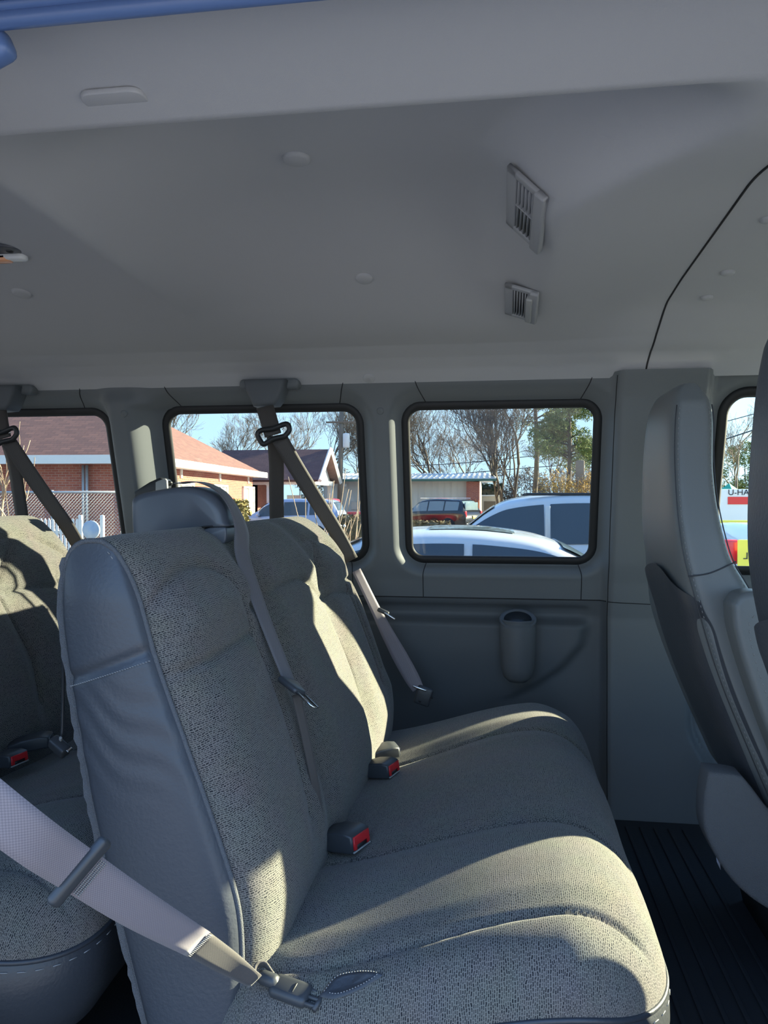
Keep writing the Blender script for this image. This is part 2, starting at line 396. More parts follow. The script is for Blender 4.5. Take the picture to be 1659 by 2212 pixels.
NM = {'pillar_c': 'pillar_trim', 'pillar_rear': 'pillar_trim', 'pillar_d': 'pillar_trim', 'pillar_b': 'pillar_trim', 'lower_front': 'lower_panel', 'lower_rear': 'lower_panel', 'front_door': 'door_trim'}
idx = np.arange(GX.size).reshape(GX.shape)
Q = np.stack([idx[:-1, :-1], idx[1:, :-1], idx[1:, 1:], idx[:-1, 1:]], -1); VW = np.stack([GX, GY, GZ], -1).reshape(-1, 3)
for rg in sorted(set(region.ravel())):
    f = Q[(region == rg) & (dmin > 0)]
    if not len(f): continue
    u, inv = np.unique(f, return_inverse=True)
    nm = NM.get(rg) or ('header_strip' if rg.startswith('header') else 'sill_strip')
    add(nm, (VW[u], inv.reshape(-1, 4)[:, ::-1].tolist()), 'trim_dark' if rg.startswith('lower') else 'trim_grey', wall_left)
def wall_line(pts, r=.0022, name='seam', n=40, m='seam_dark'):
    P = resample(catmull(pts, 8), n); P = np.stack([P[:, 0], wall_y(P[:, 0], P[:, 1])-.0005, P[:, 1]], 1); add(name, tube(P, r, 6), m, wall_left)
wall_line([(-2.2, 1.455), (-1.0, 1.455), (0, 1.455), (.37, 1.455)], .002, n=200)
wall_line([(.375, 1.455), (.52, 1.45), (.64, 1.45)], .0015)
for a, b in ((-.25, .29), (-1.10, -.50), (-1.98, -1.42)):
    for x, s in ((a, -1), (b, 1)):
        wall_line([(x, 1.456), (x, 1.52), (x-s*.002, 1.55), (x-s*.012, 1.585)], .0015)
        wall_line([(x+s*.01, 2.19), (x, 2.16), (x-s*.022, 2.118)], .0015)
wall_line([(.377, .75), (.376, 1.2), (.372, 1.7), (.37, 2.18)], .0016, n=120)
# window glass and rubber gaskets
for i, w in enumerate(WINS):
    x0, x1, z0, z1, r = w; off = .055 if i < 3 else .058
    wn = bpy.data.objects.new('window_%d' % (i+1), None); COL.objects.link(wn); tag(wn, kind='structure'); ORG[wn.name] = (0, 0, 0)
    gy = lambda z: wall_base(z)+off
    pg = rrect(x0-.008, x1+.008, z0-.008, z1+.008, r+.008, 8)
    V = [(x, gy(z)+.004, z) for x, z in pg]+[(x, gy(z)+.008, z) for x, z in pg]; n = len(pg)
    add('pane', (V, [tuple(range(n)), tuple(range(n, 2*n))[::-1]]+[(k, (k+1) % n, (k+1) % n+n, k+n) for k in range(n)]), 'van_glass' if i < 3 else 'windshield_glass', wn, smooth=False)
    rows = []
    for d, yy in ((-.016, .004), (-.016, -.004), (-.008, -.010), (.004, -.010), (.014, -.004), (.020, .012), (.020, .03)):
        pr = rrect(x0-d, x1+d, z0-d, z1+d, r+d, 10); rows.append([(x, gy(z)+yy, z) for x, z in pr])
    P = np.array(rows).transpose(1, 0, 2); add('gasket', grid(P, closed_u=True), 'rubber', wn)
# cup holder moulded into the lower panel
cxp, cyp, czp = .075, 2.604, 1.385
ch = add('cup_holder', lathe([(.0, 1.185), (.030, 1.19), (.046, 1.205), (.055, 1.235), (.059, 1.30), (.061, 1.372), (.059, 1.382), (.053, 1.385), (.056, 1.392), (.056, 1.398), (.050, 1.398), (.047, 1.39), (.044, 1.30), (.0, 1.298)], 32, (cxp, cyp, 0)), 'trim_dark', wall_left)
V, Fc = lathe([(.045, -.004), (.058, -.005), (.063, 0), (.058, .005), (.048, .005), (.045, 0)], 40, (0, 0, 0), (0, -.42, .91)); add('rim', (V+np.array([cxp, cyp, 1.397]), Fc), 'trim_dark', ch)
V, Fc = lathe([(.0, .0), (.046, .0), (.047, .001), (.0, .0015)], 40, (0, 0, 0), (0, -.42, .91)); add('shade_disc', (V+np.array([cxp, cyp, 1.3975]), Fc), 'plastic_black', ch)  # flat black disc stands in for the shade inside the cup
add('tab', box(.02, .014, .008, (cxp-.01, cyp+.063, 1.405), bev=.003), 'plastic_charcoal', ch)
# small round plugs in the trim
for x, z in ((-.376, 2.09), (-1.25, 2.09)):
    add('screw_cap', lathe([(.0, .003), (.010, .003), (.012, .0015), (.012, -.003)], 20, (x, float(wall_y(x, z)), z), (0, -1, -.1)), 'trim_grey', wall_left)
# --- door side wall with the open doorway, door header
wr = bpy.data.objects.new('wall_right', None); COL.objects.link(wr); tag(wr, kind='structure'); ORG[wr.name] = (0, 0, 0)
add('door_header', join(box(1.9, .05, .10, (-.30, .775, 2.402), bev=.012), box(1.9, .02, .018, (-.30, .806, 2.358), bev=.006)), 'door_flare_blue', wr)
add('weatherstrip', tube([(-1.25, .812, 2.345), (-.3, .812, 2.345), (.65, .812, 2.345)], .011, 10), 'door_flare_blue', wr)
def slab(x0, x1, z0, z1, nm='body_panel', y=.74, t=.07, m='trim_grey'): add(nm, box(x1-x0, t, z1-z0, ((x0+x1)/2, y, (z0+z1)/2), bev=.01), m, wr)
slab(-1.15, -.82, FLOOR, 2.42, 'door_post'); slab(-3.0, -1.15, FLOOR, 1.55); slab(-3.0, -1.15, 2.12, 2.42); slab(-2.2, -1.95, 1.5, 2.2, 'window_post')
slab(.62, .78, FLOOR, 2.42, 'door_post'); slab(.78, 2.1, FLOOR, 1.5); slab(.78, 1.8, 2.16, 2.42)
wb = bpy.data.objects.new('wall_rear', None); COL.objects.link(wb); tag(wb, kind='structure'); ORG[wb.name] = (0, 0, 0)
for y0, y1, z0, z1 in ((.72, 2.72, FLOOR, 1.55), (.72, 2.72, 2.1, 2.56), (.72, .9, 1.5, 2.2), (1.65, 1.79, 1.5, 2.2), (2.5, 2.72, 1.5, 2.2)):
    add('body_panel', box(.07, y1-y0, z1-z0, (-3.02, (y0+y1)/2, (z0+z1)/2), bev=.01), 'trim_grey', wb)
wf = bpy.data.objects.new('wall_front', None); COL.objects.link(wf); tag(wf, kind='structure'); ORG[wf.name] = (0, 0, 0)
add('dashboard', prism([(1.45, 1.0), (1.5, 1.30), (1.62, 1.40), (2.1, 1.42), (2.1, FLOOR), (1.6, FLOOR)], .78, 2.7, 'y', bev=.03), 'trim_dark', wf)
for y in (.78, 2.60): add('windshield_post', tube([(2.12, y, 1.38), (1.68, y+(.03 if y < 1 else -.1), 2.25)], .05, 10), 'trim_grey', wf)
add('windshield_header', box(.12, 1.8, .14, (1.72, 1.62, 2.33), bev=.02), 'trim_grey', wf)
V = [(2.12, .78, 1.40), (2.12, 2.62, 1.40), (1.70, 2.5, 2.28), (1.70, .82, 2.28)]; V += [(x+.006, y, z+.003) for x, y, z in V]
add('pane', (V, [(0, 1, 2, 3), (7, 6, 5, 4), (0, 4, 5, 1), (2, 6, 7, 3), (1, 5, 6, 2), (3, 7, 4, 0)]), 'windshield_glass', wf, smooth=False)
for y in (1.22, 2.02): add('sun_block_visor', box(.03, .74, .30, (1.58, y, 2.065), bev=.012, rot=(0, .12, 0)), 'headliner', wf)  # unseen visors, added turned down to keep sun off the backrest
add('mirror', box(.03, .24, .07, (1.66, 1.62, 2.12), bev=.012), 'plastic_black', wf)

# ================================================================== BENCH SEATS
FR = [(-.405, .93), (-.398, 1.0), (-.394, 1.066), (-.401, 1.161), (-.435, 1.27), (-.488, 1.415), (-.534, 1.539), (-.567, 1.65), (-.600, 1.712)]
TP = [(-.628, 1.733), (-.660, 1.731)]
RE = [(-.685, 1.705), (-.691, 1.63), (-.685, 1.557), (-.666, 1.437), (-.635, 1.272), (-.592, 1.109), (-.549, .95), (-.545, .93)]
Y0, Y1 = 1.16, 2.42
PF_P, PF_N = (-.31, 0, 1.2), (1, 0, .42)                    # mean plane of the backrest's front face
def yz(pts, dx=0.): return [tuple(atpl(u, v, (PF_P[0]+dx, 0, PF_P[2]), PF_N)[1:]) for u, v in pts]
def segd(a, b, P):
    """distance from points (a,b) to polyline P"""
    d = np.full(a.shape, 9.)
    for (x0, y0), (x1, y1) in zip(P[:-1], P[1:]):
        dx, dy = x1-x0, y1-y0; t = np.clip(((a-x0)*dx+(b-y0)*dy)/(dx*dx+dy*dy+1e-12), 0, 1); d = np.minimum(d, np.hypot(a-x0-t*dx, b-y0-t*dy))
    return d
NEAR_SEAMS = [[(395, 1478), (375, 1420), (362, 1330), (372, 1275), (405, 1246), (452, 1240), (490, 1262), (520, 1320), (545, 1385)],
              [(395, 1478), (470, 1440), (545, 1385)], [(395, 1478), (440, 1600), (500, 1760), (545, 1890), (560, 1990)], [(545, 1385), (600, 1510), (655, 1660), (690, 1770)]]
MID_SEAMS = [[(548, 1330), (590, 1290), (635, 1266), (660, 1278), (690, 1312), (722, 1300), (748, 1302)], [(672, 1185), (675, 1230), (690, 1312)], [(690, 1312), (760, 1450), (800, 1560)]]
FAR_SEAMS = [[(672, 1185), (690, 1180), (715, 1195), (745, 1240), (775, 1330), (830, 1460)], [(745, 1276), (762, 1262)], [(745, 1276), (790, 1380), (835, 1490)]]
BSEAMS = [resample(catmull(yz(p, dx), 6), 24) for ps, dx in ((NEAR_SEAMS, -.030), (MID_SEAMS, -.018), (FAR_SEAMS, 0.)) for p in ps]
def xyc(pts): return [tuple(atpl(u, v, (0, 0, 1.13), (-.2, 0, 1))[:2]) for u, v in pts]
CSEAMS = [xyc(p) for p in ([(560, 2088), (720, 2078), (900, 2050), (1100, 2015), (1300, 1985), (1440, 1985), (1560, 2000)], [(700, 1872), (850, 1846), (1060, 1812), (1200, 1795), (1300, 1800), (1420, 1830)],
                           [(860, 1655), (960, 1632), (1100, 1602), (1230, 1590), (1330, 1600)], [(850, 1552), (960, 1540), (1080, 1524), (1180, 1512), (1290, 1520)])]
CB = (-.47, .265, 1.082, 2.46); CR = .17
CS = [resample(catmull(p, 6), 30) for p in CSEAMS]
def cush_zd(X, Y, d):
    z = 1.062+.118*ss((X+.42)/.58)-.018*ss((X-.10)/.16)-.005*np.cos((Y-1.16)/1.26*2*np.pi*3)
    q = np.clip(d/.11, 0, 1); dm = np.min([segd(X, Y, c) for c in CS], axis=0)
    return z-.100*(1-np.sqrt(1-(1-q)**2))-.011*np.exp(-(dm/.007)**2)*ss(d/.05)+.008*ss(dm/.07)*ss(d/.05)
def cush_z(X, Y):
    X, Y = np.asarray(X, float), np.asarray(Y, float); return cush_zd(X, Y, -sdf(X, Y, (*CB, CR)))
def cush_hit(u, v, dx=0.):
    r = _ray(u, v)
    for Y in np.arange(1.08, 2.46, .003):
        p = EYE+r*(Y/r[1])
        if CB[0] < p[0]-dx < CB[1] and p[2] < float(cush_z(p[0]-dx, p[1])): break
    return p
def make_bench(label, loc):
    t = thing('bench_seat', label, 'seat', loc, None)
    prof = resample(catmull(FR+TP+RE, 8), 230); tn = np.gradient(prof, axis=0); tn /= np.linalg.norm(tn, axis=1)[:, None]; nr = np.stack([tn[:, 1]*1., -tn[:, 0]], 1)   # outward (front = +X)
    s = np.linspace(0, 1, 230); zt = np.argmax(prof[:, 1])/229.
    ys = uniq(np.r_[Y0+.10*(1-np.cos(np.linspace(0, np.pi/2, 16))), np.linspace(Y0+.1, Y1-.1, 230), Y1-.10*(1-np.cos(np.linspace(0, np.pi/2, 16)))])
    Sg, Yg = np.meshgrid(np.arange(230), ys, indexing='ij'); Z = prof[Sg, 1]; sv = s[Sg]
    roll = lambda q: np.sqrt(np.maximum(0, 1-(1-np.clip(q, 0, 1))**2))
    b = roll((Yg-Y0)/.10)*roll((Y1-Yg)/.10)
    wf_ = np.where(sv < zt*.80, 1, np.interp(sv, [zt*.80, zt*.93, zt, min(1, zt+.06), 1], [1, .45, .04, .05, .12]))*np.interp(Z, [.93, 1.05, 1.2], [.45, .72, 1.])
    disp = np.interp(Yg, [1.16, 1.55, 2.1, 2.42], [.056, .060, .085, .092])*b*wf_
    front = (sv < zt*.97)
    dm = np.min([segd(Yg, Z, q) for q in BSEAMS], axis=0)
    disp += np.where(front, -.012*np.exp(-(dm/.007)**2)+.011*ss(dm/.07)*b*ss((1.70-Z)/.10), 0)
    # shallow valleys between the three seating positions
    for yv, dv in ((1.575, .024), (2.03, .016)): disp -= np.where(front, dv*np.exp(-((Yg-yv)/.050)**2)*ss((Z-1.02)/.2)*(1-.6*ss((Z-1.62)/.1)), 0)
    P = np.stack([prof[Sg, 0]+nr[Sg, 0]*disp, Yg, Z+nr[Sg, 1]*disp], -1)
    L = np.r_[0, np.cumsum(np.linalg.norm(np.diff(prof, axis=0), axis=1))]
    V, Fc = grid(P, flip=True); add('backrest', (V, Fc, np.stack([np.concatenate([np.zeros((230, 1)), np.cumsum(np.linalg.norm(np.diff(P, axis=1), axis=2), axis=1)], 1), L[Sg]], -1).reshape(-1, 2)), 'fabric', t)
    # vinyl end panels
    for Ye, sg in ((Y0, -1), (Y1, 1)):
        fz = np.linspace(.94, 1.7325, 120); f = resample(catmull(FR+TP[:1], 8), 400); r = resample(catmull(RE[::-1]+TP[::-1], 8), 400)
        xf = np.interp(fz, f[:, 1], f[:, 0]); xr = np.interp(fz, r[:, 1], r[:, 0]); c = np.linspace(0, 1, 24)
        X = xr[:, None]*(1-c)+xf[:, None]*c; Zg = fz[:, None]+0*X
        arch = np.sqrt(np.maximum(0, 1-(2*c-1)**2))[None]*ss((1.7325-Zg)/.10)
        wr1 = .0012*np.sin(Zg*130+X*90+2*np.sin(X*40))*ss((Zg-1.3)/.1)*ss((1.55-Zg)/.1)
        dseam = np.abs(Zg-(1.560-.05*(1-c[None])))
        yy = Ye+sg*(.004+.026*arch**.7-.009*np.exp(-(dseam/.007)**2)+wr1)
        ep = add('end_panel', grid(np.stack([X, yy, Zg], -1), flip=sg > 0), 'vinyl', t)
        # welt along the panel's edge and the light stitching beside it
        edge = np.vstack([np.stack([xr, fz], 1), np.stack([xf, fz], 1)[::-1]]); edge = resample(edge, 150)
        add('welt', tube(np.stack([edge[:, 0], 0*edge[:, 0]+Ye+sg*.003, edge[:, 1]], 1), .0045, 8), 'carpet_grey', ep)
        if sg < 0:
            st = resample(np.stack([xf, fz], 1)[4:-2], 800); parts = []; Ls = np.linspace(0, 1, 88)
            for q in Ls[:-1]:
                i = int(q*799); j = min(799, i+5); parts.append(tube([(st[i, 0]-.010, Ye-.0095, st[i, 1]), (st[j, 0]-.010, Ye-.0095, st[j, 1])], .0008, 4))
            tag(add('stitching', join(*parts), 'thread', ep), kind='stuff')
            ln = np.linspace(.06, .94, 34); parts = []
            for q in ln: 
                x = np.interp(1.53, fz, xr)*(1-q)+np.interp(1.53, fz, xf)*q; z = 1.560-.05*(1-q)-.012
                parts.append(tube([(x, Ye-.004-.026*max(0, 1-(2*q-1)**2)**.35-.0015, z), (x+.003, Ye-.004-.026*max(0, 1-(2*q-1)**2)**.35-.0015, z)], .0007, 4))
            tag(add('stitching', join(*parts), 'thread', ep), kind='stuff')
    # carpeted back
    rr = resample(catmull(RE, 8), 60); rng = np.random.RandomState(3); yb = np.linspace(Y0-.006, Y1+.006, 90)
    P = np.stack([np.repeat(rr[:, :1], 90, 1)-.012+rng.normal(0, .0012, (60, 90)), np.repeat(yb[None], 60, 0), np.repeat(rr[:, 1:], 90, 1)], -1); P[:, :, 1] += rng.normal(0, .001, (60, 90))
    P2 = P.copy(); P2[:, :, 0] += .014; A = grid(P); B = grid(P2, flip=True)
    ed = grid(np.stack([P[:, 0], P2[:, 0]], 1), flip=True); add('back_panel', join(A, B, ed), 'carpet_grey', t)
    # ---- seat cushion
    x0, x1, ya, yb_ = CB; r = CR; nx, ny, nc = 110, 240, 44
    zc = cush_zd
    # concentric rounded rings, then an inner grid
    V = []; UV = []; Fc = []
    def ringpts(d):
        rr_ = max(r-d, 0); out = []
        a0, a1, b0, b1 = x0+d+rr_, x1-d-rr_, ya+d+rr_, yb_-d-rr_
        sx = np.linspace(0, 1, nx); sy = np.linspace(0, 1, ny); ca = np.radians(np.linspace(0, 90, nc+2)[1:-1])
        out += [(a0+(a1-a0)*q, b0-rr_) for q in sx]; out += [(a1+rr_*math.sin(q), b0-rr_*math.cos(q)) for q in ca]
        out += [(a1+rr_, b0+(b1-b0)*q) for q in sy]; out += [(a1+rr_*math.cos(q), b1+rr_*math.sin(q)) for q in ca]
        out += [(a1+(a0-a1)*q, b1+rr_) for q in sx]; out += [(a0-rr_*math.sin(q), b1+rr_*math.cos(q)) for q in ca]
        out += [(a0-rr_, b1+(b0-b1)*q) for q in sy]; out += [(a0-rr_*math.cos(q), b0-rr_*math.sin(q)) for q in ca]
        return np.array(out)
    ds = r*(1-np.cos(np.linspace(0, np.pi/2, 44))); ds[-1] = r
    R = np.array([ringpts(d) for d in ds]); Dg = np.repeat(ds[:, None], R.shape[1], 1); Zr = zc(R[..., 0], R[..., 1], Dg)
    PR = np.concatenate([R, Zr[..., None]], -1); n = R.shape[1]
    for i in range(len(ds)):
        V += PR[i].tolist(); arc = .085*(1-ds[i]/r)*.4
        ext = np.linalg.norm(np.diff(PR[i:], axis=0), axis=2).sum(0) if i < len(ds)-1 else np.zeros(n); ov_ = R[0]-R[-1]; ov_ = ov_/(np.linalg.norm(ov_, axis=1)[:, None]+1e-9); q_ = R[-1]+ov_*ext[:, None]
        UV += np.stack([q_[:, 1], q_[:, 0]], 1).tolist()
    for i in range(len(ds)-1):
        for j in range(n): Fc.append((i*n+j, i*n+(j+1) % n, (i+1)*n+(j+1) % n, (i+1)*n+j))
    sx = np.linspace(x0+r, x1-r, nx); sy = np.linspace(ya+r, yb_-r, ny); X, Yy = np.meshgrid(sx, sy, indexing='ij')
    Zi = zc(X, Yy, 0*X+r); g = grid(np.stack([X, Yy, Zi], -1)); o = len(V); V += g[0].tolist(); Fc += [[i+o for i in f] for f in g[1]]; UV += np.stack([Yy.ravel(), X.ravel()], 1).tolist()
    add('seat_cushion', (V, Fc, UV), 'fabric', t)
    # piping round the cushion and the vinyl skirt under it
    e = PR[0]; e2 = np.vstack([e, e[:1]])
    sk = []
    for q, (dn, inn) in enumerate(((0, .0), (.012, -.006), (.05, -.008), (.10, .004), (.15, .03), (.17, .06))):
        rp = ringpts(.0) if inn <= 0 else ringpts(inn); cxy = np.array([(x0+x1)/2, (ya+yb_)/2]); dirn = rp-cxy; dirn /= np.linalg.norm(dirn, axis=1)[:, None]
        rp = rp+dirn*max(-inn, 0); sk.append(np.concatenate([rp, (Zr[0]-dn)[:, None]], 1))
    so = add('cushion_skirt', grid(np.array(sk).transpose(1, 0, 2), closed_u=True), 'vinyl_dark', t)
    add('piping', tube(resample(e2, 500)[:-1], .0045, 8, closed=True), 'vinyl_dark', so)
    # light thread under the piping, front and door side
    pk = resample(np.array(sk[1]), 900); parts = []
    cc = np.array([(x0+x1)/2, (ya+yb_)/2])
    for i in range(0, 890, 6):
        a_, b_ = pk[i].copy(), pk[i+3].copy()
        for w_ in (a_, b_):
            dv = w_[:2]-cc; dv /= np.linalg.norm(dv); w_[:2] += dv*.0008
        parts.append(tube([a_, b_], .0008, 4))
    tag(add('stitching', join(*parts), 'thread', so), kind='stuff')
    # steel legs
    for y in (1.30, 2.28):
        for x in (-.38, .12): add('leg', box(.05, .035, .24, (x, y, FLOOR+.12), bev=.006), 'plastic_black', t)
        add('foot_rail', box(.62, .05, .02, (-.13, y, FLOOR+.012), bev=.006), 'plastic_black', t)
    return t
BL = (-.13, 1.79, FLOOR)
bench = make_bench('grey woven three-place bench seat with vinyl end panel, its cushion streaked with sunlight', BL)
rear_bench = copy_tree(bench, None, (-.93, 0, 0)); rear_bench['label'] = 'grey woven bench seat of the row behind, partly hidden by the other bench'

# ================================================================== FRONT SEATS
def make_front_seat(label, loc, armrest=True):
    t = thing('front_seat', label, 'seat', loc); yc = 1.975
    rear = [(.400, 2.045), (.388, 1.97), (.384, 1.86), (.388, 1.73), (.405, 1.62), (.45, 1.44), (.515, 1.27), (.60, 1.08)]
    frnt = [(.480, 2.045), (.491, 1.98), (.488, 1.87), (.495, 1.777), (.516, 1.68), (.55, 1.615), (.61, 1.51), (.69, 1.32), (.75, 1.12)]
    zz = np.r_[np.linspace(1.08, 2.02, 110), 2.02+.045*np.sin(np.linspace(0, np.pi/2, 14)[1:])]
    rc, fc = catmull(rear[::-1], 8), catmull(frnt[::-1], 8)
    xr = np.interp(zz, rc[:, 1], rc[:, 0]); xf = np.interp(zz, fc[:, 1], fc[:, 0])
    top = np.clip((zz-2.02)/.045, 0, 1); sh = np.sqrt(np.maximum(0, 1-top**2)); mid = (xr+xf)/2; hx = (xf-xr)/2*(.35+.65*sh); 
    hw = np.interp(zz, [1.08, 1.25, 1.6, 1.72, 1.9, 2.02], [.235, .245, .235, .22, .185, .165])-.035*top
    n = 96; a = np.linspace(0, 2*np.pi, n, endpoint=False); e = 2/5.
    sgnp = lambda v: np.sign(v)*np.abs(v)**e
    # super-ellipse sections: broad flat sides, rounded edges
    X = mid[:, None]+hx[:, None]*sgnp(np.cos(a))[None]; hf = hw+np.interp(zz, [1.08, 1.5, 1.66], [.165, .15, 0])*(1 if armrest else 0); Y = yc+np.where(np.sin(a)[None] > 0, hf[:, None], hw[:, None])*sgnp(np.sin(a))[None]; Z = zz[:, None]+0*X  # driver seat's hidden far side widened to block sun from the cushion
    V, Fc = grid(np.stack([X, Y, Z], -1).transpose(1, 0, 2), closed_u=True); k = len(zz)
    Fc.append([i*k+k-1 for i in range(n)]); Fc.append([i*k for i in range(n)][::-1])
    back = add('backrest', (V, Fc), 'seat_leather' if armrest else 'vinyl', t)
    # stitched seams: rear corner, front corner, and the cross seam below the head restraint
    for fx, nm in ((.10, 'seam'), (.90, 'seam')):
        P = np.stack([xr*(1-fx)+xf*fx, yc-hw*1.0-.0005, zz], 1)[4:-14]
        add(nm, tube(P, .0014, 6), 'vinyl_dark', back)
        st = resample(P, 400); parts = [tube([st[i]+(.007 if fx < .5 else -.007, -.001, 0), st[i+2]+(.007 if fx < .5 else -.007, -.001, 0)], .0008, 4) for i in range(0, 396, 5)]
        tag(add('stitching', join(*parts), 'thread', back), kind='stuff')
    P = catmull([(np.interp(1.635, zz, xr)+.012, yc-np.interp(1.63, zz, hw)-.001, 1.632), (.46, yc-np.interp(1.64, zz, hw)-.001, 1.640), (np.interp(1.665, zz, xf)-.008, yc-np.interp(1.66, zz, hw)-.001, 1.665)], 8)
    add('seam', tube(P, .0016, 6), 'vinyl_dark', back)
    # harder rear shell of the lower back
    z2 = np.linspace(1.09, 1.64, 50); xr2 = np.interp(z2, zz, xr); h2 = np.interp(z2, zz, hw)
    q = np.linspace(-1, 1, 30); lip = (z2[:, None] < 1.64-.04*np.abs(q)**3)
    P = np.stack([xr2[:, None]-.010+.05*np.abs(q)[None]**6, yc+h2[:, None]*q[None]*1.0, z2[:, None]-.06*ss((z2[:, None]-1.5)/.14)*np.abs(q)[None]**2], -1)
    add('back_shell', grid(P, flip=True), 'vinyl', t)
    # cushion, side cover, pedestal
    add('seat_cushion', box(.60, .52, .17, (.90, yc, 1.10), bev=.06, seg=5), 'seat_leather', t)
    sc = [(.450, 1.22), (.440, 1.15), (.447, 1.08), (.50, .99), (.58, .93), (.68, .90), (.95, .92), (1.0, 1.05), (.72, 1.08), (.60, 1.12), (.53, 1.20), (.51, 1.215)]
    add('side_cover', prism([tuple(p) for p in catmull(sc+[sc[0]], 5)[:-1]], yc-.272, yc-.20, 'y', bev=.02, seg=3), 'carpet_grey', t)
    add('pedestal', prism([(.62, .90), (1.08, .95), (1.05, FLOOR), (.66, FLOOR)], yc-.2, yc+.2, 'y', bev=.015), 'plastic_black', t)
    if armrest:
        ar = [(.478, 1.585), (.482, 1.535), (.505, 1.45), (.55, 1.32), (.60, 1.20), (.66, 1.12), (.72, 1.14), (.70, 1.22), (.65, 1.34), (.605, 1.47), (.59, 1.56), (.575, 1.598), (.53, 1.612), (.495, 1.607)]
        P = catmull(ar+[ar[0]], 5)[:-1]
        A = add('armrest', prism([tuple(p) for p in P], yc-.335, yc-.252, 'y', bev=.022, seg=4), 'seat_leather', t)
        ins = (P-P.mean(0))*.93+P.mean(0); ring = np.stack([ins[:, 0]+.006, 0*ins[:, 0]+yc-.330, ins[:, 1]], 1)
        add('welt', tube(np.vstack([ring]), .003, 6, closed=True), 'seam_dark', A)
        ins = (P-P.mean(0))*.80+P.mean(0); rg = resample(np.stack([ins[:, 0]+.010, 0*ins[:, 0]+yc-.3355, ins[:, 1]], 1), 300)
        tag(add('stitching', join(*[tube([rg[i], rg[i+2]], .0009, 4) for i in range(0, 296, 5)]), 'thread', A), kind='stuff')
    return t
drv = make_front_seat('tall grey leather driver seat with folded-up stitched armrest', (.75, 1.975, FLOOR))
pas = make_front_seat('grey front passenger seat beside the open doorway, only its back edge showing', (.75, 1.975, FLOOR), False)
pas.location = (.75-.014, 1.975-.925, FLOOR)
# a folded blue paper tucked beside the driver seat
single('paper_slip', prism([(.487, 1.075), (.492, 1.08), (.497, 1.02), (.502, .968), (.494, .985), (.488, 1.03)], 1.80, 1.803, 'y'), 'paper_blue', 'pale blue paper slip sticking out below the driver seat', 'paper')

# ================================================================== SEAT BELTS
def pts3(lst): return np.array([at(u, v, Y) for u, v, Y in lst])
# --- lap belt across the doorway side
def lap():
    t = thing('lap_belt', 'wide pale lilac lap belt stretched past the bench end, with black stop bar', 'seat belt', (-.55, .95, FLOOR))
    P = pts3([(-130, 1655, .66), (60, 1805, .72), (170, 1880, .80), (300, 1965, .90), (430, 2040, 1.03), (500, 2085, 1.08), (552, 2120, 1.10)])
    wd = np.array([(.42, .35, .9), (.42, .35, .9), (.46, .3, .9), (.52, .25, .9), (.6, .15, .9), (.55, .1, .95), (.35, -.1, 1)])
    s1 = ribbon(P[:5], wd[:5], [.048, .048, .048, .047, .042], n=10); add('strap', s1, 'belt_light', t)
    st = ribbon(P[4:], wd[4:], [.042, .035, .026], n=8); s2 = add('sewn_end', st, 'belt_dark', t)
    # stop bar: flat rounded bar with a slot, crossing the strap
    c = P[2]; T = P[3]-P[1]; T /= np.linalg.norm(T); Wd = wd[2]-T*np.dot(wd[2], T); Wd /= np.linalg.norm(Wd); N = np.cross(T, Wd); R = np.stack([Wd, T, N], 1)
    if np.dot(N, EYE-c) < 0: N = -N; R = np.stack([Wd, -T, N], 1)
    add('stop_bar', box(.084, .020, .013, c+N*.002, bev=.006, seg=4, rot=R), 'plastic_charcoal', t)
    parts = []
    for k in range(3):
        for q in np.linspace(-.45, .45, 22):
            p = c+T*(.018+.005*k)+Wd*q*.046+N*.0024; parts.append(tube([p-T*.0012, p+T*.0012], .0009, 4))
    tag(add('stitching', join(*parts), 'thread', t), kind='stuff')
    c4 = P[4]; T4 = P[5]-P[4]; T4 /= np.linalg.norm(T4); W4 = wd[4]-T4*np.dot(wd[4], T4); W4 /= np.linalg.norm(W4); N4 = np.cross(T4, W4); N4 *= np.sign(np.dot(N4, EYE-c4))
    parts = [tube([c4+W4*q*.040+N4*.002-T4*.003, c4+W4*(q+.02)*.040+N4*.002+T4*.003], .0009, 4) for q in np.linspace(-.48, .46, 16)]
    tag(add('stitching', join(*parts), 'thread', t), kind='stuff')
    # anchor: loop, hooked body, slotted snap tongue
    b = cush_hit(690, 2168)+np.array([0, 0, .004]); a = cush_hit(560, 2122)+np.array([0, -.01, .012]); d = b-a; Ld = np.linalg.norm(d); X = d/Ld; Z = np.array([0, -.35, .93]); Z -= X*np.dot(Z, X); Z /= np.linalg.norm(Z); Yv = np.cross(Z, X); R = np.stack([X, Yv, Z], 1)
    an = add('anchor_hook', box(Ld*.60, .036, .020, a+d*.55, bev=.009, seg=4, rot=R), 'plastic_charcoal', t)
    add('knuckle', lathe([(.0, -.017), (.008, -.016), (.0105, -.010), (.0105, .010), (.008, .016), (.0, .017)], 20, a+d*.20+Z*.008, tuple(X)), 'plastic_charcoal', an)
    lp = [a+d*.20+Yv*.012+Z*.004, a+d*.06+Yv*.016+Z*.014, a-d*.02+Yv*.006+Z*.018, a+d*.02-Yv*.008+Z*.004]
    add('loop', ribbon(lp, [Z*1.0]*4, .012, .003), 'belt_dark', an)
    add('slot', box(.003, .016, .003, a+d*.62+Z*.0095, bev=.001, rot=R), 'plastic_black', an)
    for k in (-1, 0, 1): add('prong', box(Ld*.20, .007, .010, a+d*.90+Yv*.011*k, bev=.0035, rot=R), 'plastic_charcoal', an)
    add('cross_bar', tube([a+d*.985-Yv*.016, a+d*1.0, a+d*.985+Yv*.016], .0045, 8), 'plastic_charcoal', an)
    return t
lap()
